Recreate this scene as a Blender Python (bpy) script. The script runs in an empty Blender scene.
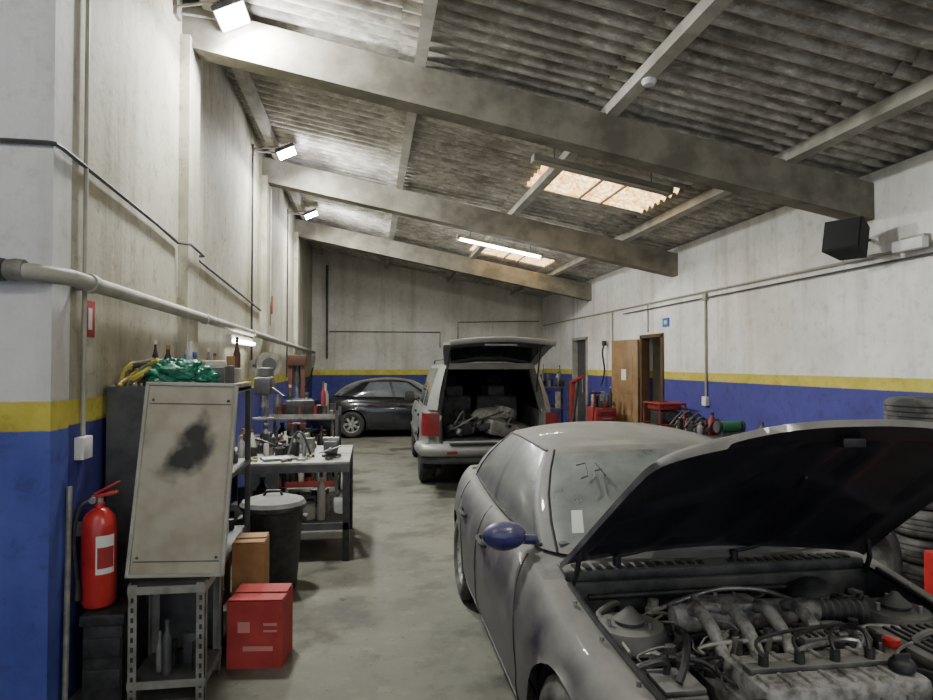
import bpy, bmesh, math, random
from mathutils import Vector, Matrix
from mathutils import noise as mn
random.seed(7)
pi=math.pi
# ------------------------------------------------------------------ materials
def mk(name,c1,c2=None,sc=6,rough=.6,metal=0,bump=0,lo=.4,hi=.62,dust=None,dlo=.1,dhi=.9,emit=0,coat=0,alpha=1,detail=5,bsc=None,namp=.5,dz0=-.2):
    m=bpy.data.materials.new(name); m.use_nodes=True
    nt=m.node_tree; N=nt.nodes; L=nt.links
    p=N['Principled BSDF']
    p.inputs['Base Color'].default_value=(*c1,1); p.inputs['Roughness'].default_value=rough
    p.inputs['Metallic'].default_value=metal; p.inputs['Coat Weight'].default_value=coat
    p.inputs['Alpha'].default_value=alpha
    g=N.new('ShaderNodeNewGeometry'); col=None
    if c2 or dust or bump:
        n=N.new('ShaderNodeTexNoise'); n.inputs['Scale'].default_value=sc; n.inputs['Detail'].default_value=detail
        n.inputs['Roughness'].default_value=.6
        L.new(g.outputs['Position'],n.inputs['Vector'])
    if c2:
        r=N.new('ShaderNodeValToRGB'); r.color_ramp.elements[0].position=lo; r.color_ramp.elements[1].position=hi
        r.color_ramp.elements[0].color=(*c1,1); r.color_ramp.elements[1].color=(*c2,1)
        L.new(n.outputs['Fac'],r.inputs['Fac']); col=r.outputs['Color']; L.new(col,p.inputs['Base Color'])
    if dust:
        s=N.new('ShaderNodeSeparateXYZ'); L.new(g.outputs['Normal'],s.inputs[0])
        mr=N.new('ShaderNodeMapRange'); mr.inputs[1].default_value=dz0; mr.inputs[2].default_value=1; mr.inputs[3].default_value=dlo; mr.inputs[4].default_value=dhi
        L.new(s.outputs['Z'],mr.inputs[0])
        a=N.new('ShaderNodeMath'); a.operation='MULTIPLY_ADD'; a.inputs[1].default_value=namp; a.inputs[2].default_value=-namp/2
        L.new(n.outputs['Fac'],a.inputs[0])
        ad=N.new('ShaderNodeMath'); ad.operation='ADD'; ad.use_clamp=True; L.new(mr.outputs[0],ad.inputs[0]); L.new(a.outputs[0],ad.inputs[1])
        mx=N.new('ShaderNodeMix'); mx.data_type='RGBA'; L.new(ad.outputs[0],mx.inputs[0])
        mx.inputs[6].default_value=(*c1,1)
        if col: L.new(col,mx.inputs[6])
        mx.inputs[7].default_value=(*dust,1); L.new(mx.outputs[2],p.inputs['Base Color'])
        m2=N.new('ShaderNodeMapRange'); m2.inputs[3].default_value=rough; m2.inputs[4].default_value=.85
        L.new(ad.outputs[0],m2.inputs[0]); L.new(m2.outputs[0],p.inputs['Roughness'])
    if bump:
        nb=n
        if bsc:
            nb=N.new('ShaderNodeTexNoise'); nb.inputs['Scale'].default_value=bsc; nb.inputs['Detail'].default_value=4; L.new(g.outputs['Position'],nb.inputs['Vector'])
        b=N.new('ShaderNodeBump'); b.inputs['Strength'].default_value=bump; b.inputs['Distance'].default_value=.01
        L.new(nb.outputs['Fac'],b.inputs['Height']); L.new(b.outputs[0],p.inputs['Normal'])
    if emit:
        p.inputs['Emission Color'].default_value=(*c1,1); p.inputs['Emission Strength'].default_value=emit
    return m

class NT:
    def __init__(s,name):
        s.m=bpy.data.materials.new(name); s.m.use_nodes=True; nt=s.m.node_tree; s.N=nt.nodes; s.L=nt.links; s.p=s.N['Principled BSDF']; s.g=s.N.new('ShaderNodeNewGeometry')
    def noise(s,sc,det=6,stretch=None,rough=.65):
        n=s.N.new('ShaderNodeTexNoise'); n.inputs['Scale'].default_value=sc; n.inputs['Detail'].default_value=det; n.inputs['Roughness'].default_value=rough
        if stretch:
            mp=s.N.new('ShaderNodeMapping'); mp.inputs['Scale'].default_value=stretch; s.L.new(s.g.outputs['Position'],mp.inputs[0]); s.L.new(mp.outputs[0],n.inputs['Vector'])
        else: s.L.new(s.g.outputs['Position'],n.inputs['Vector'])
        return n.outputs[0]
    def ramp(s,src,a,b,ca,cb):
        r=s.N.new('ShaderNodeValToRGB'); r.color_ramp.elements[0].position=a; r.color_ramp.elements[1].position=b
        r.color_ramp.elements[0].color=(*ca,1); r.color_ramp.elements[1].color=(*cb,1); s.L.new(src,r.inputs[0]); return r.outputs[0]
    def mix(s,f,a,b,mode='MIX'):
        x=s.N.new('ShaderNodeMix'); x.data_type='RGBA'; x.blend_type=mode
        if isinstance(f,(int,float)): x.inputs[0].default_value=f
        else: s.L.new(f,x.inputs[0])
        s.L.new(a,x.inputs[6]); s.L.new(b,x.inputs[7]); return x.outputs[2]
    def bump(s,src,st):
        b=s.N.new('ShaderNodeBump'); b.inputs['Strength'].default_value=st; b.inputs['Distance'].default_value=.01; s.L.new(src,b.inputs['Height']); s.L.new(b.outputs[0],s.p.inputs['Normal'])

def wallmat(name,up1,up2,yt=1.61,yb=1.48,blue=(.035,.045,.24),blue2=(.06,.075,.32),dirt=.45):
    s=NT(name); s.p.inputs['Roughness'].default_value=.75
    sp=s.N.new('ShaderNodeSeparateXYZ'); s.L.new(s.g.outputs['Position'],sp.inputs[0])
    def step(z,w=.004):
        a=s.N.new('ShaderNodeMath'); a.operation='MULTIPLY_ADD'; a.inputs[1].default_value=.012; s.L.new(s.noise(30,2),a.inputs[0]); s.L.new(sp.outputs['Z'],a.inputs[2])
        mr=s.N.new('ShaderNodeMapRange'); mr.inputs[1].default_value=z-w+.006; mr.inputs[2].default_value=z+w+.006; s.L.new(a.outputs[0],mr.inputs[0]); return mr.outputs[0]
    up=s.ramp(s.noise(1.3,8),.35,.65,up1,up2)
    st=s.ramp(s.noise(3,8,(1,1,.10)),.32,.50,(.50,.47,.40),(1,1,1))
    big=s.ramp(s.noise(.7,9),.38,.58,(.66,.63,.55),(1,1,1))
    fine=s.ramp(s.noise(9,9),.36,.46,(.55,.52,.45),(1,1,1))
    sc=s.ramp(s.noise(5,8,(1,1,.5)),.27,.32,(.35,.33,.3),(1,1,1))
    u2=s.mix(dirt,up,st,'MULTIPLY'); u2=s.mix(dirt*.7,u2,fine,'MULTIPLY'); u2=s.mix(dirt,u2,big,'MULTIPLY'); u2=s.mix(dirt,u2,sc,'MULTIPLY')
    bl=s.ramp(s.noise(2.2,8),.35,.7,blue,blue2)
    bl=s.mix(.5,bl,fine,'MULTIPLY')
    ye=s.mix(.5,s.ramp(s.noise(4,6),.3,.7,(.42,.34,.04),(.60,.52,.09)),fine,'MULTIPLY')
    c=s.mix(step(yb),bl,ye); c=s.mix(step(yt),c,u2)
    s.L.new(c,s.p.inputs['Base Color']); s.bump(s.noise(18,6),.35); return s.m

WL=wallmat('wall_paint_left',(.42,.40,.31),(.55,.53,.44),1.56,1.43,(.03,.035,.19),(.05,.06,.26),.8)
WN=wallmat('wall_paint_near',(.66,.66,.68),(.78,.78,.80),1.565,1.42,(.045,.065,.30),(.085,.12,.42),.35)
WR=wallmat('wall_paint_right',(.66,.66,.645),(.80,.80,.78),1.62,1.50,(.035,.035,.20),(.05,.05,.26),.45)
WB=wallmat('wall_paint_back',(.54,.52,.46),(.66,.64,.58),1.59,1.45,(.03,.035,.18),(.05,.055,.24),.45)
def _floor():
    s=NT('concrete_floor'); base=s.ramp(s.noise(.9,10),.3,.7,(.09,.088,.066),(.165,.162,.128))
    st=s.ramp(s.noise(1.8,9),.36,.50,(.42,.40,.35),(1,1,1)); sp=s.ramp(s.noise(16,5),.33,.38,(.4,.4,.38),(1,1,1))
    oil=s.ramp(s.noise(.9,5),.36,.44,(.28,.26,.23),(1,1,1)); pale=s.ramp(s.noise(6,9),.56,.72,(1,1,1),(1.5,1.5,1.45))
    spot=s.ramp(s.noise(3.5,3),.26,.31,(.25,.24,.22),(1,1,1))
    c=s.mix(.7,base,st,'MULTIPLY'); c=s.mix(.6,c,sp,'MULTIPLY'); c=s.mix(.6,c,oil,'MULTIPLY'); c=s.mix(.7,c,pale,'MULTIPLY'); c=s.mix(.8,c,spot,'MULTIPLY'); s.L.new(c,s.p.inputs['Base Color'])
    r=s.ramp(s.noise(.9,5),.36,.46,(.42,)*3,(.85,)*3); s.L.new(r,s.p.inputs['Roughness']); s.bump(s.noise(25,6),.18); return s.m
FL=_floor()
def _roof():
    s=NT('asbestos_sheet'); s.p.inputs['Roughness'].default_value=.9
    a=s.ramp(s.noise(1.2,8),.35,.62,(.29,.27,.235),(.58,.56,.51))
    f=s.ramp(s.noise(5,9,(1,3.0,1)),.38,.56,(.36,.33,.28),(1,1,1)); h=s.ramp(s.noise(18,8,(.5,1,1)),.53,.64,(1,1,1),(1.7,1.7,1.65))
    c=s.mix(.65,a,f,'MULTIPLY'); c=s.mix(.7,c,h,'MULTIPLY')
    sp=s.N.new('ShaderNodeSeparateXYZ'); s.L.new(s.g.outputs['Position'],sp.inputs[0])
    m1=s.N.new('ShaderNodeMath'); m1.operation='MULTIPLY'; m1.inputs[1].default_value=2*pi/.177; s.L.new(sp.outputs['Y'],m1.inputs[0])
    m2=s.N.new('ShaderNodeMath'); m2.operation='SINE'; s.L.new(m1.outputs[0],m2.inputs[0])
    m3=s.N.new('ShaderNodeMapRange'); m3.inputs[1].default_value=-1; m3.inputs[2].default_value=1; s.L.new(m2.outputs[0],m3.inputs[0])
    d=s.ramp(m3.outputs[0],.25,.95,(1,1,1),(.46,.43,.39)); c=s.mix(.7,c,d,'MULTIPLY')  # shade between the ribs painted into the colour: upper folds darker
    s.L.new(c,s.p.inputs['Base Color']); return s.m
RF=_roof()
def dglass(name,c1,c2,a1,a2,rough=.4,coat=.3):
    s=NT(name); s.p.inputs['Roughness'].default_value=rough; s.p.inputs['Coat Weight'].default_value=coat; s.p.inputs['Coat Roughness'].default_value=.15
    n=s.noise(2.4,9); s.L.new(s.ramp(n,.3,.7,c1,c2),s.p.inputs['Base Color'])
    m=s.noise(3.2,8); s.L.new(s.ramp(m,.3,.65,(a1,)*3,(a2,)*3),s.p.inputs['Alpha']); return s.m
CONC=mk('beam_concrete',(.13,.12,.092),(.235,.22,.175),sc=3,rough=.85,bump=.3,detail=9)
PURL=mk('purlin_concrete',(.27,.26,.22),(.40,.38,.33),sc=3,rough=.85,bump=.2,detail=9)
BLK=mk('black_plastic',(.012,.012,.013),(.03,.03,.03),sc=20,rough=.5)
RUB=mk('rubber',(.016,.016,.017),(.05,.048,.045),sc=8,rough=.8)
DUSTBLK=mk('dusty_black_plastic',(.02,.02,.022),(.05,.05,.05),sc=9,rough=.6,dust=(.26,.25,.23),dlo=.02,dhi=.5,namp=.8,detail=8)
ALU=mk('cast_aluminium',(.38,.37,.35),(.12,.115,.105),sc=20,rough=.6,metal=.25,bump=.3,detail=8)
STEEL=mk('steel',(.38,.38,.38),(.2,.19,.18),sc=14,rough=.45,metal=.6)
CHROME=mk('chrome',(.7,.7,.7),rough=.15,metal=1)
PAINT=mk('dusty_purple_car_paint',(.024,.021,.036),(.042,.038,.052),sc=7,rough=.38,coat=.12,dust=(.205,.198,.175),dlo=.17,dhi=.88,namp=1.0,detail=10,dz0=.2)
FEND=mk('purple_car_paint',(.025,.021,.12),(.04,.034,.16),sc=5,rough=.25,coat=.6,dust=(.25,.25,.25),dlo=0,dhi=.35)
DGLASS=dglass('dusty_windscreen',(.19,.21,.195),(.30,.32,.30),.45,.82)
DGLASS2=dglass('dusty_side_glass',(.08,.085,.088),(.145,.15,.148),.60,.85)
SILV=mk('silver_car_paint',(.29,.29,.28),(.23,.23,.22),sc=3,rough=.42,metal=.35,coat=.25)
BLKP=mk('black_car_paint',(.012,.013,.016),(.02,.02,.024),sc=3,rough=.15,coat=1)
GLS=mk('dark_glass',(.02,.022,.025),rough=.06,coat=.5)
GLS2=mk('reflective_glass',(.07,.08,.09),(.12,.13,.14),sc=2,rough=.1,coat=1)
REDL=mk('red_lens',(.18,.012,.012),rough=.3,coat=.7)
CLR=mk('clear_lens',(.6,.6,.6),rough=.15,coat=1)
RED=mk('red_paint',(.38,.015,.015),(.48,.03,.025),sc=5,rough=.35,coat=.3)
DRED=mk('dull_red_paint',(.20,.02,.02),(.27,.03,.025),sc=8,rough=.55)
REDC=mk('red_cardboard',(.30,.028,.026),(.38,.042,.038),sc=5,rough=.8)
CARD=mk('cardboard',(.27,.14,.055),(.34,.20,.09),sc=6,rough=.85)
WHT=mk('white_plastic',(.7,.7,.68),(.6,.6,.57),sc=8,rough=.5)
PVC=mk('grey_pvc',(.36,.35,.30),(.28,.27,.23),sc=5,rough=.6)
GALV=mk('galvanised',(.30,.29,.26),(.18,.17,.15),sc=9,rough=.6,metal=.4)
DKGR=mk('dark_grey_metal',(.06,.062,.065),(.10,.10,.10),sc=6,rough=.55,metal=.3)
ORG=mk('red_brown_paint',(.12,.035,.022),(.07,.03,.02),sc=8,rough=.6)
GRNB=mk('green_bag',(.004,.10,.06),(.008,.19,.11),sc=10,rough=.4,coat=.3)
GRN=mk('green_machine_paint',(.03,.16,.07),rough=.5)
YEL=mk('yellow_plastic',(.45,.36,.06),rough=.5)
BLU=mk('blue_plastic',(.03,.12,.42),rough=.5)
WOOD=mk('door_wood',(.20,.12,.055),(.27,.17,.08),sc=4,rough=.5)
DWOOD=mk('dark_door_wood',(.07,.04,.02),(.1,.06,.03),sc=4,rough=.5)
CREAM=mk('cream_board',(.5,.47,.4),(.42,.4,.33),sc=4,rough=.7)
TABT=mk('bench_top_metal',(.18,.18,.165),(.34,.34,.31),sc=5,rough=.6,metal=.2,detail=9)
LAMP=mk('lamp_glow',(1,.98,.97),emit=110)
LAMPW=mk('lamp_glow_tube',(1,.98,.86),emit=28)
PAPER=mk('paper',(.62,.64,.6),rough=.8)
TIRED=mk('dusty_tyre',(.035,.035,.035),(.13,.125,.115),sc=6,rough=.85)
BLUED=mk('dark_interior',(.01,.01,.011),rough=.9)
SEAT=mk('grey_upholstery',(.10,.10,.10),(.06,.06,.06),sc=9,rough=.9)
SEAT2=mk('dark_upholstery',(.05,.05,.055),(.03,.03,.033),sc=9,rough=.9)
HOODIN=mk('hood_underside',(.010,.010,.016),(.024,.022,.032),sc=5,rough=.42)
PANEL=bpy.data.materials.new('sprayed_panel'); PANEL.use_nodes=True
def _pan():
    nt=PANEL.node_tree;N=nt.nodes;L=nt.links;p=N['Principled BSDF'];p.inputs['Roughness'].default_value=.6
    tc=N.new('ShaderNodeTexCoord'); n=N.new('ShaderNodeTexNoise'); n.inputs['Scale'].default_value=7; n.inputs['Detail'].default_value=8
    L.new(tc.outputs['Object'],n.inputs['Vector'])
    def blob(loc,sc,rotd,amp):
        mp=N.new('ShaderNodeMapping'); mp.inputs['Location'].default_value=loc; L.new(tc.outputs['Object'],mp.inputs[0])
        mp2=N.new('ShaderNodeMapping'); mp2.inputs['Rotation'].default_value=(0,math.radians(rotd),0); L.new(mp.outputs[0],mp2.inputs[0])
        vm=N.new('ShaderNodeVectorMath'); vm.operation='MULTIPLY'; vm.inputs[1].default_value=sc; L.new(mp2.outputs[0],vm.inputs[0])
        ln=N.new('ShaderNodeVectorMath'); ln.operation='LENGTH'; L.new(vm.outputs[0],ln.inputs[0])
        a=N.new('ShaderNodeMath'); a.operation='MULTIPLY_ADD'; a.inputs[1].default_value=amp; L.new(n.outputs[0],a.inputs[0]); L.new(ln.outputs['Value'],a.inputs[2]); return a.outputs[0]
    b1=blob((-.01,0,-.63),(8.0,0,5.0),-38,1.7); b2=blob((-.05,0,-.75),(12,0,8),-20,1.7)
    mi=N.new('ShaderNodeMath'); mi.operation='MINIMUM'; L.new(b1,mi.inputs[0]); L.new(b2,mi.inputs[1])
    r=N.new('ShaderNodeValToRGB'); r.color_ramp.elements[0].position=.55; r.color_ramp.elements[1].position=.85
    r.color_ramp.elements[0].color=(.02,.02,.02,1); r.color_ramp.elements[1].color=(.38,.35,.28,1)
    dv=N.new('ShaderNodeMath'); dv.operation='DIVIDE'; dv.inputs[1].default_value=2.1; L.new(mi.outputs[0],dv.inputs[0]); L.new(dv.outputs[0],r.inputs[0])
    r2=N.new('ShaderNodeValToRGB'); r2.color_ramp.elements[0].position=.35; r2.color_ramp.elements[1].position=.6; r2.color_ramp.elements[0].color=(.7,.66,.58,1)
    L.new(n.outputs[0],r2.inputs[0]); mm=N.new('ShaderNodeMix'); mm.data_type='RGBA'; mm.blend_type='MULTIPLY'; mm.inputs[0].default_value=.7; L.new(r.outputs[0],mm.inputs[6]); L.new(r2.outputs[0],mm.inputs[7])
    L.new(mm.outputs[2],p.inputs['Base Color'])
_pan()
def _sk():
    s=NT('translucent_skylight'); s.p.inputs['Roughness'].default_value=.6; s.p.inputs['Base Color'].default_value=(.6,.48,.30,1)
    a=s.ramp(s.noise(4,6),.36,.58,(.72,.38,.12),(1,.76,.42)); f=s.ramp(s.noise(22,4),.42,.54,(.34,.20,.08),(1,1,1))
    c=s.mix(.8,a,f,'MULTIPLY'); s.L.new(c,s.p.inputs['Emission Color']); s.p.inputs['Emission Strength'].default_value=4.6; return s.m
SKY=_sk()

# ------------------------------------------------------------------ builder
def basis(ax):
    ax=Vector(ax).normalized(); t=Vector((0,0,1)) if abs(ax.z)<.9 else Vector((1,0,0))
    a=ax.cross(t).normalized(); return ax,a,ax.cross(a).normalized()
def rotz(d): return Matrix.Rotation(math.radians(d),3,'Z')
def rot(x=0,y=0,z=0):
    return Matrix.Rotation(math.radians(z),3,'Z')@Matrix.Rotation(math.radians(y),3,'Y')@Matrix.Rotation(math.radians(x),3,'X')
class B:
    def __init__(s,name): s.name=name;s.V=[];s.F=[];s.MI=[];s.mats=[]
    def add(s,vs,fs,m):
        if m not in s.mats: s.mats.append(m)
        i=s.mats.index(m); o=len(s.V); s.V+= [Vector(v) for v in vs]
        for f in fs: s.F.append([o+k for k in f]); s.MI.append(i)
    def box(s,c,sz,m,R=None,bev=0):
        bm=bmesh.new(); bmesh.ops.create_cube(bm,size=1)
        for v in bm.verts: v.co=Vector((v.co.x*sz[0],v.co.y*sz[1],v.co.z*sz[2]))
        if bev: bmesh.ops.bevel(bm,geom=bm.edges[:],offset=min(bev,.45*min(sz)),segments=2,affect='EDGES',profile=.6)
        bm.verts.ensure_lookup_table(); bm.verts.index_update()
        c=Vector(c); vs=[(c+(R@v.co if R else v.co)) for v in bm.verts]; fs=[[v.index for v in f.verts] for f in bm.faces]; bm.free()
        s.add(vs,fs,m)
    def bx(s,x0,x1,y0,y1,z0,z1,m,bev=0): s.box(((x0+x1)/2,(y0+y1)/2,(z0+z1)/2),(abs(x1-x0),abs(y1-y0),abs(z1-z0)),m,None,bev)
    def lathe(s,prof,c,ax,m,seg=24,caps=True):
        c=Vector(c); ax,a,b=basis(ax); vs=[];fs=[];n=len(prof)
        for i in range(seg):
            t=2*pi*i/seg; d=a*math.cos(t)+b*math.sin(t)
            for r,h in prof: vs.append(c+ax*h+d*r)
        for i in range(seg):
            j=(i+1)%seg
            for k in range(n-1): fs.append([i*n+k,j*n+k,j*n+k+1,i*n+k+1])
        if caps:
            if prof[0][0]>1e-5 and prof[0]!=prof[-1]: fs.append([i*n for i in range(seg)][::-1])
            if prof[-1][0]>1e-5 and prof[0]!=prof[-1]: fs.append([i*n+n-1 for i in range(seg)])
        s.add(vs,fs,m)
    def cyl(s,p0,p1,r,m,r2=None,seg=14):
        p0=Vector(p0);p1=Vector(p1);L=(p1-p0).length
        s.lathe([(r,0),(r if r2 is None else r2,L)],p0,p1-p0,m,seg)
    def tube(s,pts,r,m,seg=7,smooth=0):
        P=[Vector(p) for p in pts]
        if smooth:
            Q=[]; n=len(P)
            for i in range(n-1):
                a=P[max(i-1,0)];b=P[i];c=P[i+1];d=P[min(i+2,n-1)]
                for k in range(smooth):
                    t=k/smooth; Q.append(.5*((2*b)+(c-a)*t+(2*a-5*b+4*c-d)*t*t+(3*b-a-3*c+d)*t**3))
            Q.append(P[-1]); P=Q
        vs=[];fs=[];prev=None
        for i,p in enumerate(P):
            d=(P[min(i+1,len(P)-1)]-P[max(i-1,0)]).normalized()
            if prev is None: _,a,_b=basis(d)
            else:
                a=(prev-d*prev.dot(d))
                a=a.normalized() if a.length>1e-6 else basis(d)[1]
            prev=a; b=d.cross(a)
            for k in range(seg):
                t=2*pi*k/seg; vs.append(p+a*math.cos(t)*r+b*math.sin(t)*r)
        for i in range(len(P)-1):
            for k in range(seg):
                k2=(k+1)%seg; fs.append([i*seg+k,i*seg+k2,(i+1)*seg+k2,(i+1)*seg+k])
        fs.append(list(range(seg))[::-1]); fs.append([(len(P)-1)*seg+k for k in range(seg)])
        s.add(vs,fs,m)
    def sph(s,c,r,m,seg=14,rings=9,jit=0):
        if not hasattr(r,'__len__'): r=(r,r,r)
        c=Vector(c);vs=[];fs=[]
        for i in range(rings+1):
            ph=pi*i/rings
            for k in range(seg):
                t=2*pi*k/seg; q=1+ (random.uniform(-jit,jit) if 0<i<rings else 0)
                vs.append(c+Vector((r[0]*math.sin(ph)*math.cos(t)*q,r[1]*math.sin(ph)*math.sin(t)*q,r[2]*math.cos(ph)*q)))
        for i in range(rings):
            for k in range(seg):
                k2=(k+1)%seg; fs.append([i*seg+k,i*seg+k2,(i+1)*seg+k2,(i+1)*seg+k])
        s.add(vs,fs,m)
    def grid(s,G,m):
        n=len(G[0]); vs=[p for r in G for p in r]; fs=[[i*n+j,i*n+j+1,(i+1)*n+j+1,(i+1)*n+j] for i in range(len(G)-1) for j in range(n-1)]
        s.add(vs,fs,m)
    def build(s,ang=35,org=None):
        if not s.V: return
        xs=[v.x for v in s.V];ys=[v.y for v in s.V];zs=[v.z for v in s.V]
        o=Vector(org) if org else Vector(((min(xs)+max(xs))/2,(min(ys)+max(ys))/2,min(zs)))
        me=bpy.data.meshes.new(s.name); me.from_pydata([v-o for v in s.V],[],s.F)
        for m in s.mats: me.materials.append(m)
        me.polygons.foreach_set('material_index',s.MI)
        bm=bmesh.new(); bm.from_mesh(me); bmesh.ops.remove_doubles(bm,verts=bm.verts,dist=1e-5); bmesh.ops.recalc_face_normals(bm,faces=bm.faces); bm.to_mesh(me); bm.free()
        me.shade_smooth(); me.set_sharp_from_angle(angle=math.radians(ang))
        ob=bpy.data.objects.new(s.name,me); ob.location=o; bpy.context.collection.objects.link(ob); return ob

def light(name,loc,tgt,sx,sy,w,col=(1,1,1)):
    d=bpy.data.lights.new(name,'AREA'); d.shape='RECTANGLE'; d.size=sx; d.size_y=sy; d.energy=w; d.color=col
    o=bpy.data.objects.new(name,d); o.location=loc; v=Vector(tgt)-Vector(loc); o.rotation_euler=v.to_track_quat('-Z','Y').to_euler(); bpy.context.collection.objects.link(o); return o
def plight(name,loc,r,w,col=(1,1,1)):
    d=bpy.data.lights.new(name,'POINT'); d.shadow_soft_size=r; d.energy=w; d.color=col
    o=bpy.data.objects.new(name,d); o.location=loc; bpy.context.collection.objects.link(o); return o

# ------------------------------------------------------------------ room
XL,XR,YB,YN,YR=-1.55,4.8,18.1,3.5,-5
SL=.197; SA=math.degrees(math.atan(SL))
def rz(x): return 3.6+(4.8-x)*SL
b=B('floor'); b.bx(-5.2,5,YR,YB+.2,-.1,0,FL); b.build()
def quadwall(name,pts,m,th):
    n=len(pts); th=Vector(th); b=B(name); vs=[Vector(p) for p in pts]+[Vector(p)+th for p in pts]
    fs=[list(range(n)),list(range(n,2*n))[::-1]]+[[i,(i+1)%n,n+(i+1)%n,n+i] for i in range(n)]
    b.add(vs,fs,m); return b
b=quadwall('wall_left',[(XL,YN+.2,0),(XL,YB,0),(XL,YB,rz(XL)+.03),(XL,YN+.2,rz(XL)+.03)],WL,(-.2,0,0))
for y in (5.8,9.9,14.0): b.bx(XL-.02,XL+.08,y-.17,y+.17,0,rz(XL)-.4,WL)
b.build()
quadwall('wall_near',[(XL,YN,0),(-5,YN,0),(-5,YN,rz(-5)+.03),(XL,YN,rz(XL)+.03)],WN,(0,.2,0)).build()
quadwall('wall_outer_left',[(-5,YR,0),(-5,YN,0),(-5,YN,rz(-5)),(-5,YR,rz(-5))],WN,(-.2,0,0)).build()
quadwall('wall_back',[(XL-.2,YB,0),(XR+.2,YB,0),(XR+.2,YB,rz(XR+.2)+.03),(XL-.2,YB,rz(XL-.2)+.03)],WB,(0,.2,0)).build()
b=B('wall_right')
ops=[(10.35,11.2,2.2),(14.2,15.2,2.3)]
y=YR
for a,c,h in ops:
    b.bx(XR,XR+.2,y,a,0,rz(XR)+.0,WR); b.bx(XR,XR+.2,a,c,h,rz(XR),WR); y=c
b.bx(XR,XR+.2,y,YB,0,rz(XR),WR); b.build()
for i,(a,c,h) in enumerate(ops):
    b=B('wall_back_room'); x0,x1=XR+.2,XR+1.2
    b.bx(x1,x1+.05,a-.4,c+.4,0,h+.3,CREAM); b.bx(x0,x1,a-.45,a-.4,0,h+.3,CREAM); b.bx(x0,x1,c+.4,c+.45,0,h+.3,CREAM); b.bx(x0,x1,a-.4,c+.4,h+.3,h+.35,CREAM); b.bx(x0,x1,a-.4,c+.4,-.05,0,FL)
    b.build()
b=B('ceiling'); xs=[5.0,3.8,2.08,.34,-1.4,-3.2,-5.2]; pitch=.177; st=pitch/8
skyl=[(7.45,8.65),(12.9,13.85)]
ny=int((YB+.1-YR)/st)
def corr(y): return .034*math.sin(2*pi*y/pitch)
for i in range(len(xs)-1):
    xa,xb=xs[i],xs[i+1]-.1
    vs=[];fs=[]
    for k in range(ny+1):
        y=YR+k*st; z=corr(y)
        vs+= [(xa,y,rz(xa)+.03+z+.022),(xb,y,rz(xb)+.03+z)]
        if k<ny:
            ym=y+st/2
            if i==1 and any(p<ym<q for p,q in skyl): continue
            fs.append([2*k,2*k+1,2*k+3,2*k+2])
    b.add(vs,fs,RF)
b.build(60)
for p,q in skyl:
    b=B('skylight'); G=[]
    n=int((q-p+.1)/st)
    for k in range(n+1):
        y=p-.05+k*st; G.append([(x,y,rz(x)+.035+corr(y)+.02) for x in (3.78,3.2,2.6,2.05)])
    b.grid(G,SKY)
    for x in (2.8,3.1): b.box((x,(p+q)/2,rz(x)),(.03,q-p,.02),PURL)
    b.build(60)
for y in (1.7,5.8,9.9,14.0,-2.4):
    b=B('roof_beam'); x0=XL-.05 if y>3 else -5; x1=XR+.05; vs=[]
    for x in (x0,x1):
        for yy,dz in ((y-.11,-.46),(y+.11,-.46),(y+.11,-.11),(y-.11,-.11)): vs.append((x,yy,rz(x)+dz))
    b.add(vs,[[0,1,2,3],[7,6,5,4],[0,4,5,1],[1,5,6,2],[2,6,7,3],[3,7,4,0]],CONC); b.build()
for x in (-3.1,-1.32,.43,2.17,3.93):
    b=B('roof_purlin'); b.box((x,(YB+YR)/2 if x>XL else (YN+YR)/2,rz(x)-.06),(.10,(YB-YR) if x>XL else YN-YR,.12),PURL,rot(y=11)); b.build()
def door(name,y0,y1,h,hy,ang):
    b=B(name)
    for yy in (y0,y1): b.bx(XR-.03,XR+.12,yy-.04,yy+.04,0,h+.04,DWOOD)
    b.bx(XR-.03,XR+.12,y0-.04,y1+.04,h,h+.06,DWOOD)
    w=y1-y0-.05; R=rotz(ang); c=Vector((XR-.04,hy,0))+R@Vector((0,w/2,h/2))
    b.box(c,(.04,w,h-.02),WOOD,R,.004)
    for zz in (.55,1.55): b.box(c+R@Vector((-.02,0,zz-h/2)),(.012,w*.65,.7),WOOD,R,.004)
    b.box(c+R@Vector((-.03,0,.45)),(.004,.14,.2),PAPER,R)
    k=Vector((XR-.04,hy,0))+R@Vector((-.05,w-.08,1.0)); b.sph(k,.03,STEEL); b.cyl(k,k+R@Vector((.05,0,0)),.01,STEEL)
    b.build()
door('door_1',10.35,11.2,2.2,11.27,14)
b=B('door_2')
for yy in (14.2,15.2): b.bx(XR-.03,XR+.12,yy-.04,yy+.04,0,2.34,PVC)
b.bx(XR-.03,XR+.12,14.16,15.24,2.3,2.36,PVC); b.bx(XR+.08,XR+.12,14.25,15.15,0,2.3,DKGR); b.sph((XR+.05,14.35,1.0),.03,STEEL); b.build()

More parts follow.
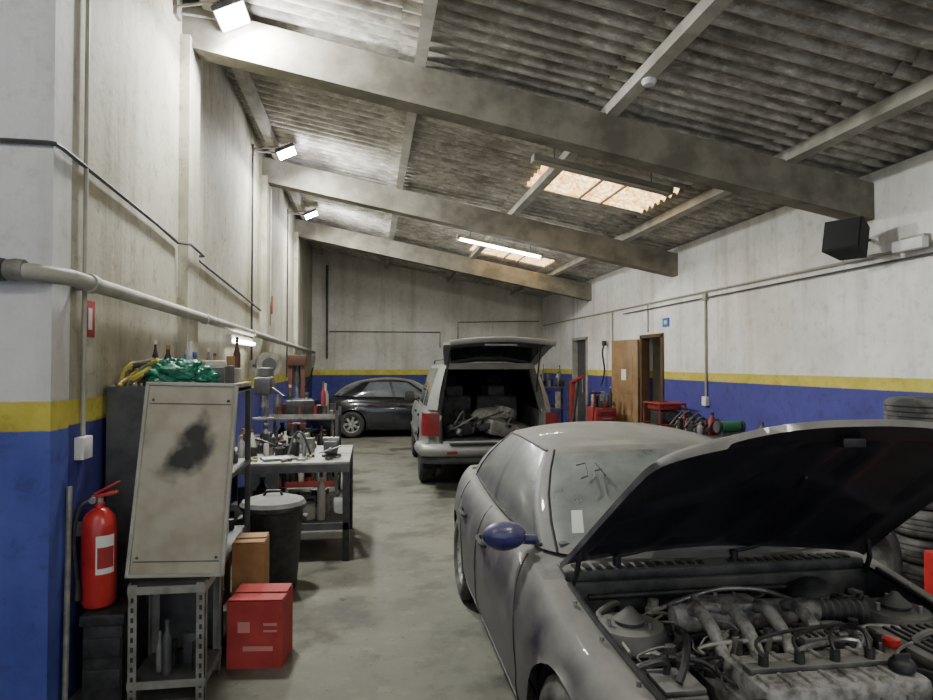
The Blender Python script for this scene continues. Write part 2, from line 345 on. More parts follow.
# ------------------------------------------------------------------ pipes and conduits
b=B('drain_pipe')
b.tube([(-4.5,YN-.07,2.24),(-2.0,YN-.07,2.21),(XL-.05,YN-.07,2.19),(XL+.07,YN+.05,2.18),(XL+.08,YN+.3,2.175),(XL+.08,9.5,2.13),(XL+.08,17.9,2.05)],.042,PVC,12)
for x in (-1.75,-1.83,-1.9): b.lathe([(.053,-.025),(.058,0),(.053,.025)],(x,YN-.07,2.20),(1,0,0),DKGR,16)
b.lathe([(.05,-.04),(.055,0),(.05,.04)],(-1.68,YN-.07,2.20),(1,0,0),GALV,16)
for y in (3.75,6.2,8.6,11,13.5): b.lathe([(.05,-.03),(.05,.03)],(XL+.08,y,2.175-(y-3.8)*.008),(0,1,0),PVC,16); b.bx(XL+.001,XL+.06,y-.015,y+.015,2.14,2.18,GALV)
b.build()
def con(pts,r=.012,m=PVC): b.tube(pts,r,m,6)
X=XL+.022
b=B('electrical_conduit')
con([(X,3.82,4.7),(X,3.82,3.0),(X,3.82,1.3)])
con([(X,6.1,4.7),(X,6.1,2.3)]); con([(X,8.9,4.5),(X,8.9,1.8)],.014,DKGR)
con([(X+.09,9.9,4.3),(X+.09,9.9,2.3)],.01); con([(X,12.6,4.5),(X,12.6,1.5)],.014,DKGR)
b.bx(XL+.001,XL+.05,3.76,3.88,1.24,1.36,WHT,.006)
b.build()
b=B('electrical_cable'); con([(-4,YN-.02,2.85),(-2.0,YN-.02,2.84),(XL-.02,YN-.02,2.835),(XL+.015,YN-.015,2.832),(X,YN+.04,2.83),(X,5.0,2.76),(X,5.55,2.72),(X+.09,5.59,2.715),(X+.09,6.01,2.69),(X,6.05,2.69),(X,9.6,2.50)],.012,DKGR); b.build()
b=B('surface_conduit')
con([(XR-.02,2,2.78),(XR-.02,5.55,2.78),(XR-.06,5.6,2.78),(XR-.06,6.0,2.78),(XR-.02,6.05,2.78),(XR-.02,17.9,2.82)],.016)
con([(XR-.03,2,2.70),(XR-.03,12,2.70)],.010,DKGR)
con([(XR-.02,8.9,2.78),(XR-.02,8.9,1.25)],.018); b.bx(XR-.06,XR-.001,8.84,8.96,1.15,1.28,WHT,.005); b.bx(XR-.05,XR-.001,8.85,8.95,2.66,2.76,PVC,.005)
con([(XR-.02,12.6,2.8),(XR-.02,12.6,1.3)],.014); con([(XR-.02,10.9,2.78),(XR-.02,10.9,2.3)],.012)
con([(XR-.02,6.1,2.78),(XR-.02,6.1,3.3)],.01)
b.build()
b=B('back_wall_conduit')
con([(-1.15,YB-.04,4.4),(-1.15,YB-.04,1.9)],.035,DKGR)
con([(-1.1,YB-.02,2.62),(1.9,YB-.02,2.62),(1.9,YB-.02,2.2)],.014,DKGR)
con([(2.4,YB-.02,2.4),(2.4,YB-.02,2.9),(4.7,YB-.02,2.95)],.014,DKGR)
b.build()
b=B('down_pipe'); b.cyl((-2.08,YN-.11,2.78),(-2.08,YN-.11,2.30),.07,DKGR,None,18); b.lathe([(.07,0),(.085,.03),(.085,.1),(.07,.12)],(-2.08,YN-.11,2.34),(0,0,1),DKGR,18); b.lathe([(.07,0),(.075,.03),(.06,.12),(.03,.14)],(-2.08,YN-.11,2.74),(0,0,1),DKGR,18); b.build()

# ------------------------------------------------------------------ lamps
for y in (5.5,9.0,12.7):
    b=B('wall_floodlight'); z=4.58; c=Vector((XL+.43,y,z)); R=rot(y=-25)
    b.box(c,(.26,.34,.05),DKGR,R,.01)
    for k in range(6): b.box(c+R@Vector((-.1+k*.04,0,.035)),(.008,.3,.03),DKGR,R)
    b.box(c+R@Vector((0,0,-.028)),(.23,.31,.006),LAMP,R)
    b.bx(XL+.001,XL+.03,y-.06,y+.06,z-.06,z+.06,GALV); b.tube([(XL+.02,y-.05,z),(XL+.35,y-.14,z+.02)],.012,GALV); b.tube([(XL+.02,y+.05,z),(XL+.35,y+.14,z+.02)],.012,GALV)
    b.build()
    light('floodlight_lamp',c+Vector((.05,0,-.07)),c+Vector((1.0,0,-1.9)),.24,.3,165,(.97,1,.95))
    plight('floodlight_spill',c+Vector((.08,0,-.16)),.08,70 if y<6 else 42,(.92,.92,1))
def fluo(x,y,dz,lit,w=0,L=1.5):
    b=B('fluorescent_light'); z=rz(x)-dz; R=rot(y=SA); c=Vector((x,y,z))
    b.box(c,(L,.14,.05),CREAM if lit else PURL,R,.008)
    for s in (-.035,.035): 
        p=R@Vector((L/2-.05,s,-.04)); q=R@Vector((-L/2+.05,s,-.04)); b.cyl(c+p,c+q,.016,LAMPW if lit else CREAM,None,10)
    for s in (-1,1):
        b.box(c+R@Vector((s*(L/2-.03),0,-.03)),(.05,.14,.05),CREAM if lit else PURL,R,.004); b.cyl(c+R@Vector((s*L*.35,0,.02)),c+R@Vector((s*L*.35,0,.0))+Vector((0,0,dz)),.006,DKGR)
    b.build()
    if lit:
        for s in (-.5,0,.5): plight('fluorescent_lamp',c+R@Vector((s,0,-.11)),.06,w/3,(1,.98,.90))
fluo(2.5,6.85,.24,False,0,1.6); fluo(2.15,10.8,.40,True,80)
fluo(1.6,.9,.5,True,75); fluo(3.2,-1.6,.4,True,60); fluo(-1.6,.4,.6,True,80)  # added fixtures out of view, invented as fill for the near walls and car
b=B('wall_tube_light')
b.box((XL+.05,8.0,2.02),(.06,1.3,.10),WHT,None,.01); b.cyl((XL+.1,7.4,2.0),(XL+.1,8.6,2.0),.02,LAMPW); b.build()
light('wall_tube_lamp',(XL+.15,8.0,1.99),(XL+1.2,8.0,1.4),.1,1.2,14,(1,.98,.9))
b=B('emergency_light'); b.box((XR-.10,5.17,2.80),(.07,.34,.10),WHT,None,.015); b.bx(XR-.07,XR-.001,5.05,5.3,2.82,2.88,PVC); b.build()
b=B('smoke_detector'); x,y=2.17,4.9; b.lathe([(.055,0),(.06,.02),(.045,.045),(0,.05)],(x,y,rz(x)-.125),(0,0,-1),WHT,20); b.build()
b=B('wall_speaker'); c=Vector((XR-.33,5.62,2.92)); R=rotz(28)@Matrix.Rotation(math.radians(14),3,'Y')
def spk(p): return c+R@Vector(p)
vs=[spk(p) for p in [(-.15,-.17,-.15),(-.15,.17,-.15),(.12,.12,-.15),(.12,-.12,-.15),(-.15,-.17,.15),(-.15,.17,.15),(.12,.12,.15),(.12,-.12,.15)]]
b.add(vs,[[0,1,2,3],[7,6,5,4],[0,4,5,1],[1,5,6,2],[2,6,7,3],[3,7,4,0]],BLUED)
b.box(spk((-.155,0,0)),(.012,.31,.28),BLUED,R,.004); b.tube([spk((.1,0,0)),(XR-.05,5.75,2.95),(XR-.001,5.75,2.95)],.015,DKGR); b.build()

# ------------------------------------------------------------------ wheels / cars
def tyre(b,c,ax,R,w,rin,m,seg=36):
    h=w/2
    b.lathe([(rin,-h*.8),(rin+.02,-h*.95),((R+rin)/2,-h*1.02),(R-.035,-h*.97),(R-.008,-h*.8),(R,-h*.6),(R,-h*.45),(R-.012,-h*.42),(R-.012,-h*.36),(R,-h*.33),(R,-h*.05),(R-.012,-.02*h),(R-.012,.02*h),(R,h*.05),(R,h*.33),(R-.012,h*.36),(R-.012,h*.42),(R,h*.45),(R,h*.6),(R-.008,h*.8),(R-.035,h*.97),((R+rin)/2,h*1.02),(rin+.02,h*.95),(rin,h*.8),(rin,-h*.8)],c,ax,m,seg,False)
def wheel(b,c,ax,R,w,m=STEEL,tm=RUB,nsp=5):
    c=Vector(c); ax,a,bb=basis(ax); rin=R*.63; tyre(b,c,ax,R,w,rin,tm)
    b.lathe([(rin,w*.4),(rin-.02,w*.3),(rin-.03,-w*.3),(rin,-w*.4)],c,ax,m,30,False)
    b.lathe([(0,w*.05),(rin-.02,w*.05)],c,ax,BLK,24,False)
    b.lathe([(0,w*.36),(.03,w*.36),(.05,w*.3),(.06,w*.1)],c,ax,m,20,False)
    for i in range(nsp):
        t=2*pi*i/nsp; d=a*math.cos(t)+bb*math.sin(t); e=ax.cross(d)
        M3=Matrix((d,e,ax)).transposed(); b.box(c+d*(rin*.5)+ax*w*.25,(rin-.02,.06,.03),m,M3,.008)
def body(b,T,L,W,sill,top,prof,wu,ra,zw,mat,p=8,q=3,K=150,J=14,crown=.03,skip=None,matf=None,fr=(.96,.89,.6,.3,0,-.3,-.6,-.89,-.96)):
    rows=[]
    for k in range(K+1):
        u0=L*(1-math.cos(pi*k/K))/2; a=abs(2*u0/L-1); vv=W/2*max(0,1-a**p)**(1/q); zt=top(u0); rib=[]
        for j in range(J+1):
            n=j/J; n=1-(1-n)**1.25; z=sill+(zt-sill)*n; ins=prof(n); rib.append((L/2+(u0-L/2)*(1-ins*1.2/(L/2)),vv*(1-ins/(W/2)),z))
        us,vs_,zs=rib[-1]
        mid=[(us,vs_*f,zs+crown*(1-f*f)) for f in fr]
        rows.append(rib+mid+[(u,-v,z) for u,v,z in reversed(rib)])
    n=len(rows[0]); flat=[list(x) for r in rows for x in r]
    ins=[False]*len(flat); cen=[None]*len(flat)
    for i,(u,v,z) in enumerate(flat):
        if abs(v)<W*.3: continue
        for w in wu:
            if math.hypot(u-w,z-zw)<ra: ins[i]=True; cen[i]=w
    groups={}; snap=set()
    for i in range(K):
        for j in range(n-1):
            f=[i*n+j,i*n+j+1,(i+1)*n+j+1,(i+1)*n+j]
            if all(ins[x] for x in f): continue
            cu=sum(flat[x][0] for x in f)/4; cv=sum(flat[x][1] for x in f)/4; cz=sum(flat[x][2] for x in f)/4
            reg='top' if J<=j<n-1-J else 'side'
            if skip and skip(cu,cv,cz,reg,j-J): continue
            for x in f:
                if ins[x]: snap.add(x)
            m=(matf(cu,cv,cz,reg) if matf else None) or mat
            groups.setdefault(m,[]).append(f)
    for x in snap:
        u,v,z=flat[x]; w=cen[x]; d=math.hypot(u-w,z-zw) or 1e-4; flat[x]=[w+(u-w)/d*ra,v,zw+(z-zw)/d*ra]
    base=[T(*x) for x in flat]
    for m,fs in groups.items(): b.add(base,fs,m)
    for w in wu:
        for sg in (1,-1):
            G=[]
            for i in range(19):
                t=math.radians(-15+210*i/18); G.append([T(w+ra*math.cos(t),sg*vv2,zw+ra*math.sin(t)) for vv2 in (W/2-.05,W/2-.3)])
            b.grid(G,BLUED)
            pts=[T(w+ra*math.cos(math.radians(-15+210*i/18)),sg*(W/2-.3),zw+ra*math.sin(math.radians(-15+210*i/18))) for i in range(19)]
            b.add(pts,[list(range(19))],BLUED)
def surf(L,W,sill,top,prof,p=8,q=3):
    def S(u,z,sg,off=.002):
        a=abs(2*u/L-1); vv=W/2*max(0,1-a**p)**(1/q); n=min(1,max(0,(z-sill)/(top(u)-sill))); return (L/2+(u-L/2)*(1-prof(n)*1.2/(L/2)),sg*(vv*(1-prof(n)/(W/2))+off),z)
    return S
def greenhouse(b,T,cols,zbase,roof,M=8,bulge=.025,rail=None,roofm=None,srows=(0,.05,.28,.5,.72,.93,1)):
    def pt(i,s,sg):
        ub,vb,ut,vt,_=cols[i]; zb=zbase(ub,vb); zt=roof(ut,vt); q=math.sin(pi*s)*bulge
        v=vb+(vt-vb)*s; u=ub+(ut-ub)*s; k=min(1,vb/.5)
        return T(u+(0 if k>=1 else (1-k)*q*(-1 if ub<cols[len(cols)//2][0] else 1)),sg*(v+q*k),zb+(zt-zb)*s+(1-k)*q)
    for sg in (1,-1):
        for r in range(len(srows)-1):
            for i in range(len(cols)-1):
                m=cols[i][4]
                if m is None: continue
                if r in (0,len(srows)-2): m=rail or BLK
                b.add([pt(i,srows[r],sg),pt(i+1,srows[r],sg),pt(i+1,srows[r+1],sg),pt(i,srows[r+1],sg)],[[0,1,2,3]],m)
    G=[]
    for i,(ub,vb,ut,vt,_) in enumerate(cols):
        G.append([T(ut,vt*(1-2*k/M),roof(ut,vt*(1-2*k/M))) for k in range(M+1)])
    b.grid(G,roofm)
    return pt
def sedan_prof(n):
    q=max(0,(n-.45)/.55)
    return .07*(max(0,1-n/.3))**2 +.105*(1-math.sqrt(max(0,1-.93*q*q)))/ (1-math.sqrt(.07))+.006*math.sin(n*pi*2)
def sedan(name,T,paint,ws,sg_,rg,hero,sy=1):
    b=B(name); L,W,sill=4.6,1.80,.19
    def top(u):
        pts=[(0,.60),(.15,.64),(.4,.69),(.8,.76),(1.4,.85),(1.9,.885),(3,.91),(3.7,.93),(4.1,.92),(4.4,.88),(4.6,.80)]
        for (a,za),(c,zc) in zip(pts,pts[1:]):
            if u<=c: t=(u-a)/(c-a); return za+(zc-za)*t
        return .80
    def skip(u,v,z,reg,j):
        return reg=='top' and 1<j<8 and abs(v)<.76 and (.22<u<1.37 or 1.66<u<3.75)
    def matf(u,v,z,reg):
        if reg=='top' and 1.37<u<1.70: return DUSTBLK
        if reg=='top' and 1.62<=u<3.9 and abs(v)<.7: return BLUED
    body(b,T,L,W,sill,top,sedan_prof,(.95,3.57),.345,.31,paint,p=5.5,q=2.5,skip=skip if hero else None,matf=matf,crown=.03,J=18)
    S=surf(L,W,sill,top,sedan_prof,5.5,2.5)
    cols=[(1.42,0,2.10,0,ws),(1.425,.14,2.103,.11,ws),(1.44,.28,2.11,.22,ws),(1.48,.45,2.14,.36,ws),(1.54,.60,2.19,.46,ws),(1.59,.67,2.23,.50,paint),(1.66,.725,2.27,.525,BLK),(1.72,.745,2.30,.53,sg_),(1.95,.765,2.40,.54,sg_),(2.25,.775,2.52,.548,sg_),(2.52,.78,2.64,.55,BLK),(2.60,.78,2.70,.55,sg_),(2.9,.775,2.86,.548,sg_),(3.2,.765,3.02,.54,sg_),(3.42,.75,3.14,.525,paint),(3.68,.71,3.26,.50,paint),(3.84,.64,3.32,.46,rg),(3.95,.5,3.36,.37,rg),(4.02,.3,3.39,.22,rg),(4.05,.15,3.40,.11,rg),(4.05,0,3.40,0,None)]
    zb=lambda u,v: top(u)+.018+.02*(1-(v/.8)**2)
    roof=lambda u,v: 1.305+.065*(1-(abs(v)/.56)**2.3)-.075*abs((u-2.72)/.7)**2.0
    pt=greenhouse(b,T,cols,zb,roof,bulge=.04,rail=paint,roofm=paint)
    b.add([T(.15,-.75,sill+.01),T(.15,.75,sill+.01),T(4.4,.75,sill+.01),T(4.4,-.75,sill+.01)],[[0,1,2,3]],BLUED)
    for u in (.95,3.57):
        for sg in (1,-1):
            c=T(u,sg*.765,.31); c2=T(u,sg*.9,.31); wheel(b,c,Vector(c2)-Vector(c),.31,.2,ALU,TIRED if hero else RUB,7)
    for sg in (1,-1):
        for seam in ([(1.62,.87),(1.5,.6),(1.46,.42),(1.5,.25)],[(2.57,.90),(2.56,.6),(2.58,.25)],[(3.42,.91),(3.40,.78),(3.22,.68),(3.16,.5),(3.15,.25)],[(1.5,.27),(2.3,.26),(3.15,.27)]):
            P=[]
            for (a,za),(c,zc) in zip(seam,seam[1:]):
                for k in range(6): P.append(T(*S(a+(c-a)*k/6,za+(zc-za)*k/6,sg,.0)))
            P.append(T(*S(*seam[-1],sg,0))); b.tube(P,.005,BLK,5)
        b.tube([pt(i,.03,sg) for i in range(6,15)],.009,BLK,6); b.tube([pt(i,.95,sg) for i in range(6,15)],.008,BLK,6)
        b.tube([pt(14,s,sg) for s in (0,.25,.5,.75,.97)],.008,BLK,6); b.tube([pt(5,s,sg) for s in (0,.25,.5,.75,.97)],.007,BLK,6)
        for u in (2.38,3.12): 
            x=S(u,.74,sg,.012); b.tube([T(x[0]-.09,x[1]-sg*.012,.74),T(x[0]-.07,x[1]+sg*.012,.745),T(x[0]+.06,x[1]+sg*.012,.75),T(x[0]+.08,x[1]-sg*.012,.745)],.013,BLK if hero else paint,6,3)
        c=Vector(T(1.68,sg*.90,.95)); mb=FEND if hero else paint
        b.sph(c,(.105,.055,.068) if sy==1 else (.055,.105,.068),mb,20,12)
        b.tube([T(1.74,sg*.74,.91),T(1.70,sg*.85,.93)],.025,mb,8)
        G=[]
        for k in range(7):
            u=.06+k*.07; G.append([T(*S(u,z,sg,.008)) for z in (.48,.53,.57,.60+.02*k/6)])
        b.grid(G,CLR)
        G=[]
        for k in range(7):
            u=4.55-k*.05; G.append([T(*S(u,z,sg,.008)) for z in (.60,.66,.72,.76)])
        b.grid(G,REDL)
    b.tube([T(.06+.16*abs(k/8)**3,k*.07,.42) for k in range(-8,9)],.03,BLK,8)
    for k in range(-3,4): b.tube([T(.06,k*.09,.53),T(.08,k*.09,.58)],.006,CHROME,5)
    return b,S,top,pt

Th=lambda u,v,z:(1.52+v,1.35+u,z)
b,S,top,pt=sedan('dusty_sedan',Th,PAINT,DGLASS,DGLASS2,DGLASS2,True)
t=Th
def tb(u0,u1,v0,v1,z0,z1,m,bev=0,bb=None):
    (bb or b).bx(1.52+v0,1.52+v1,1.35+u0,1.35+u1,z0,z1,m,bev)
# cabin interior
tb(1.62,2.02,-.70,.70,.66,.90,SEAT2,.06); tb(1.60,1.95,-.66,.66,.86,.93,DKGR,.03)
b.lathe([(.17,-.014),(.185,0),(.17,.014),(.155,0),(.17,-.014)],t(2.14,.36,.90),(0,-1,.45),BLK,28,False); b.cyl(t(2.0,.36,.84),t(2.13,.36,.90),.03,BLK); b.box(t(2.13,.36,.90),(.30,.03,.05),BLK,rot(x=-65),.01)
for v0 in (-.36,.36):
    tb(2.25,2.72,v0-.24,v0+.24,.40,.52,SEAT,.05); b.box(t(2.80,v0,.78),(.48,.14,.60),SEAT,rot(x=-14),.06); b.box(t(2.90,v0,1.14),(.26,.09,.16),SEAT,rot(x=-14),.04)
    b.box(t(3.60,v0,1.02),(.26,.08,.12),SEAT,None,.04)
b.box(t(3.50,0,.74),(1.20,.14,.50),SEAT,rot(x=-16),.05); tb(3.0,3.5,-.6,.6,.38,.50,SEAT,.05); tb(3.55,3.95,-.66,.66,.86,.885,SEAT2,.01)
for sg in (1,-1): b.grid([[t(1.7+.2*k,sg*.74,z) for z in (.2,.5,.86)] for k in range(11)],SEAT2)
b.tube([t(2.2,0,1.24),t(2.22,0,1.20)],.01,BLK); b.box(t(2.20,0,1.19),(.22,.025,.06),BLK,None,.01)
bw=lambda k:.70-.14*(1-k/12)**2
for sg in (1,-1):
    G=[[t(.2+.1*k,sg*bw(k),z) for z in (.3,.5,.62,top(.2+.1*k)-.01)] for k in range(13)]; b.grid(G,PAINT)
    b.tube([t(.2+.1*k,sg*(bw(k)+.005),top(.2+.1*k)+.008) for k in range(12)],.011,BLK,6)
    for k in range(4): b.cyl(t(.4+.25*k,sg*(bw(2+2.5*k)+.035),top(.4+.25*k)),t(.4+.25*k,sg*(bw(2+2.5*k)+.035),top(.4+.25*k)+.016),.009,STEEL,None,6)
tb(.15,1.45,-.70,.70,.28,.32,BLUED); tb(1.36,1.42,-.70,.70,.32,.82,DUSTBLK,.01); tb(.17,.27,-.56,.56,.3,.64,DUSTBLK,.01)
tb(1.37,1.52,-.70,.70,.825,.868,DUSTBLK,.012)
for k in range(28): 
    if k not in (13,14): tb(1.39,1.455,-.65+k*.047,-.625+k*.047,.867,.876,BLK)
for v0 in (-.45,.1):
    b.cyl(t(1.43,v0,.87),t(1.43,v0,.915),.018,BLK); b.tube([t(1.43,v0,.91),t(1.46,v0+.15,.925),t(1.53,v0+.34,.965)],.009,BLK,6,4); b.tube([t(1.56,v0-.02,.99),t(1.525,v0+.3,.96),t(1.53,v0+.55,.955)],.007,BLK,6,4)
for sg in (1,-1):
    b.lathe([(.18,-.3),(.15,-.04),(.122,0),(.05,.005),(.045,.02),(0,.03)],t(1.03,sg*.555,.775),(0,0,1),PAINT,26)
    for k in range(3):
        a=2*pi*k/3+.4; b.cyl(t(1.03+.085*math.cos(a),sg*.555+.085*math.sin(a),.77),t(1.03+.085*math.cos(a),sg*.555+.085*math.sin(a),.805),.009,STEEL,None,6)
    b.lathe([(.055,0),(.06,.015),(.03,.04),(.012,.06)],t(1.03,sg*.555,.78),(0,0,1),DUSTBLK,16)
# engine
ev=.03
tb(.40,1.12,-.40+ev,.26+ev,.32,.66,DUSTBLK,.03)
tb(.46,.76,-.40+ev,.20+ev,.62,.70,ALU,.02)
tb(.48,.74,-.385+ev,.185+ev,.69,.775,ALU,.03)
for k in range(8): tb(.50,.575,-.36+k*.07+ev,-.345+k*.07+ev,.77,.785,ALU,.004); tb(.645,.72,-.36+k*.07+ev,-.345+k*.07+ev,.77,.785,ALU,.004)
tb(.585,.635,-.37+ev,.17+ev,.772,.792,DUSTBLK,.006)
for k in range(7):
    for uu in (.475,.745): b.cyl(t(uu,-.36+k*.09+ev,.70),t(uu,-.36+k*.09+ev,.735),.009,STEEL,None,6)
b.lathe([(.038,0),(.038,.02),(.03,.03),(.0,.035)],t(.54,.12+ev,.785),(0,0,1),BLK,16); b.box(t(.54,.12+ev,.825),(.055,.012,.012),BLK)
for k in range(4):
    v=-.31+k*.125+ev; b.cyl(t(.61,v,.78),t(.61,v,.825),.016,BLK); b.tube([t(.61,v,.82),t(.66,v+.02,.855),t(.76,.05+k*.03,.84),t(.86,.25,.78)],.0065,BLK,6,5)
b.lathe([(.045,0),(.05,.05),(.03,.08)],t(.86,.25,.70),(0,0,1),DUSTBLK,14)
b.lathe([(.0,-.27),(.045,-.26),(.055,-.22),(.055,.2),(.045,.24),(0,.25)],t(1.08,-.10,.765),(1,0,0),ALU,18)
for k in range(4):
    v=-.30+k*.13; b.tube([t(1.08,v,.785),t(.99,v,.825),t(.88,v,.79),t(.80,v,.71)],.024,ALU,10,4)
    b.lathe([(.035,-.006),(.035,.006)],t(.81,v,.72),(0,-.3,-1),ALU,12)
    b.cyl(t(.86,v+.06,.70),t(.84,v+.06,.79),.012,GALV); b.box(t(.85,v+.06,.795),(.02,.03,.018),DKGR if k%2 else BLK,None,.003)
b.tube([t(.85,-.32,.765),t(.85,.2,.765)],.011,STEEL,8)
tb(1.02,1.14,-.26,-.02,.805,.83,ALU,.008)
for k in range(6): b.cyl(t(1.035 if k%2 else 1.125,-.24+.04*k,.83),t(1.035 if k%2 else 1.125,-.24+.04*k,.84),.008,STEEL,None,6)
b.lathe([(.05,0),(.05,.05),(.04,.06),(.04,.1)],t(1.08,.15,.765),(1,0,0),ALU,16)
b.lathe([(.04+.008*(k%2),k*.014) for k in range(14)],t(1.08,.25,.765),(1,-.2,0),DUSTBLK,16)
tb(.80,.92,.0,.16,.73,.78,DUSTBLK,.02)
for k in range(5): tb(.81,.91,.02+k*.028,.03+k*.028,.778,.786,BLK)
tb(.60,.90,.33,.62,.48,.73,DUSTBLK,.02); tb(.59,.91,.32,.63,.73,.77,DUSTBLK,.012)
for k in range(7): tb(.63,.87,.36+k*.035,.372+k*.035,.768,.779,BLK,.003)
tb(.30,.54,.30,.58,.42,.64,BLK,.01); tb(.295,.545,.295,.585,.635,.665,DUSTBLK,.008)
b.cyl(t(.35,.36,.66),t(.35,.36,.69),.014,STEEL); b.box(t(.35,.54,.68),(.05,.04,.02),DRED,None,.006)
b.lathe([(.026,0),(.029,.012),(.029,.026),(0,.03)],t(.74,.285,.765),(0,0,1),RED,14); b.cyl(t(.74,.285,.6),t(.74,.285,.765),.024,ALU)
b.lathe([(.0,-.10),(.06,-.09),(.12,-.04),(.125,0),(.1,.05)],t(1.28,.36,.71),(0,1,0),BLK,22)
b.cyl(t(1.2,.36,.71),t(1.02,.36,.71),.028,ALU); tb(1.04,1.15,.30,.39,.74,.79,WHT,.012); b.cyl(t(1.09,.345,.79),t(1.09,.345,.815),.024,BLK)
tb(.42,.56,-.58,-.44,.5,.68,PVC,.03); b.cyl(t(.49,-.51,.68),t(.49,-.51,.705),.028,BLK)
tb(.62,.80,-.61,-.45,.5,.70,DUSTBLK,.02); tb(.63,.79,-.60,-.46,.70,.72,DUSTBLK,.006)
b.tube([t(.66,-.54,.73),t(.70,-.50,.77),t(.85,-.42,.79),t(1.0,-.38,.76)],.013,BLK,7,5)
for (u,z,r) in ((.56,.60,.055),(.80,.52,.05),(.66,.45,.07)):
    b.lathe([(0,-.02),(r*.4,-.02),(r*.5,0),(r,-.02),(r*.9,0),(r,.02)],t(u,-.42,z),(-1,0,0),STEEL,20)
tb(.28,.32,-.48,.24,.34,.61,ALU,.008); tb(.27,.33,-.5,.26,.60,.645,DUSTBLK,.01); b.lathe([(.03,0),(.032,.02),(0,.028)],t(.30,.0,.645),(0,0,1),STEEL,14)
b.tube([t(.32,-.36,.61),t(.40,-.40,.69),t(.46,-.36,.74),t(.5,-.42,.70),t(.52,-.40,.66)],.024,BLK,10,5)
b.tube([t(.32,.18,.61),t(.38,.26,.71),t(.55,.26,.74),t(.66,.24,.7)],.024,BLK,10,5)
for i in range(80):
    u0=random.uniform(.7,1.32);v0=random.uniform(-.6,.6);z0=random.uniform(.60,.74)
    u1=u0+random.uniform(-.25,.25);v1=max(-.62,min(.62,v0+random.uniform(-.35,.35))); z1=random.uniform(.60,.76)
    b.tube([t(u0,v0,z0),t((u0*2+u1)/3,(v0*2+v1)/3+.04,max(z0,z1)+.03),t((u0+2*u1)/3,(v0+2*v1)/3-.04,max(z0,z1)+.02),t(u1,v1,z1)],random.choice([.004,.006,.006,.010,.013]),random.choice([BLK,BLK,BLK,DUSTBLK,DUSTBLK,ALU,STEEL,PVC]),7,5)
for i in range(170):
    u0=random.uniform(.75,1.33);v0=random.uniform(-.62,.62); z0=random.uniform(.62,.745)
    if random.random()<.5: b.box(t(u0,v0,z0),(random.uniform(.02,.07),random.uniform(.02,.06),random.uniform(.02,.06)),random.choice([DUSTBLK,BLK,ALU,DKGR,BLK]),rotz(random.uniform(0,90)),.005)
    else: b.cyl(t(u0,v0,z0-.03),t(u0,v0,z0+.03),random.uniform(.008,.024),random.choice([DUSTBLK,ALU,STEEL,BLK]),None,10)
b.tube([t(1.31,-.62,.78),t(1.28,0,.795),t(1.31,.3,.78)],.014,BLK,8,5)
b.tube([t(1.24,-.35,.74),t(1.26,-.1,.80),t(1.24,.1,.80),t(1.15,.2,.78)],.011,STEEL,8,5)
# hood
A=math.radians(37.5); HU,HZ=1.41,.90
def hw(d): 
    q=d/1.12; return .715-.105*q**.75-.17*max(0,(q-.78)/.22)**2.3
def hd(d,f): return d*(1-.06*abs(f)**3*(d/1.12)**2)
def hpt(d,f,off):
    q=d/1.12; v=f*hw(d); dd=hd(d,f)-.07*(1-q)*(1-f*f); h=.03*(1-f*f)*(1-.4*q)-.035*q**3+.01-(.014*max(0,(abs(f)-.96)/.04))+off
    return t(HU-dd*math.cos(A)+h*math.sin(A),v,HZ+dd*math.sin(A)+h*math.cos(A)+.05*(1-q)**2*(1-f*f))
nd,nf=44,60
ds=[1.12*i/nd for i in range(nd+1)]; ff=[-1+2*j/nf for j in range(nf+1)]
def rib(d,f):
    q=d/1.12; m=0
    if abs(f)>.86 or q>.90 or q<.07: return 1
    for k in (-.45,0,.45):
        m=max(m,1-max(0,abs(f-k*(1-.4*q))-.05)/.03)
    m=max(m,1-max(0,abs(q-.5-.12*math.cos(f*pi))-.03)/.03)
    return m
G=[[hpt(d,f,0) for f in ff] for d in ds]; b.grid(G,PAINT)
G2=[[hpt(d,f,-.008-.018*rib(d,f)) for f in ff] for d in ds]; b.grid(G2,HOODIN)
edge=lambda a,c,m=PAINT: b.grid([a,c],m)
edge(G[0],G2[0],HOODIN);edge(G[-1],G2[-1]);edge([r[0] for r in G],[r[0] for r in G2]);edge([r[-1] for r in G],[r[-1] for r in G2])
b.tube([hpt(.95,.9,-.03),t(.62,.72,.74)],.006,STEEL,6)
for sg in (-1,1): b.tube([t(1.34,sg*.68,.82),t(1.30,sg*.67,.90),hpt(.14,sg*.95,-.02)],.012,BLK,6)
b.tube([hpt(.2,.3,-.03),hpt(.5,.15,-.04),hpt(.75,.05,-.03)],.006,BLK,6,4)
b.box(hpt(1.04,0,-.04),(.08,.04,.03),BLK,None,.006)
def wp(v,s,o=.010):
    uu=1.47+(2.15-1.47)*s+.1*abs(v)**2*(1-s); zz=.90+(1.30-.90)*s; return t(uu-.045*math.sin(pi*s)-o,v*(1-.22*s),zz+.022*math.sin(pi*s)+.03*(1-s*.6)*(1-abs(v))+o)
for st_ in ([(-.56,.74),(-.50,.76),(-.51,.62),(-.55,.60)],[(-.47,.60),(-.44,.76),(-.40,.62)],[(-.46,.67),(-.41,.69)]): b.tube([wp(v,s) for v,s in st_],.004,DKGR,5)
b.add([wp(-.63,.12,.018),wp(-.575,.12,.018),wp(-.575,.30,.018),wp(-.63,.30,.018)],[[0,1,2,3]],PAPER)
b.build(50)

Tb=lambda u,v,z:(-1.46+(4.6-u),16.6+v,z*1.03)
bb,_,_,_=sedan('parked_black_sedan',Tb,BLKP,GLS2,GLS2,GLS2,False,0); bb.build(50)

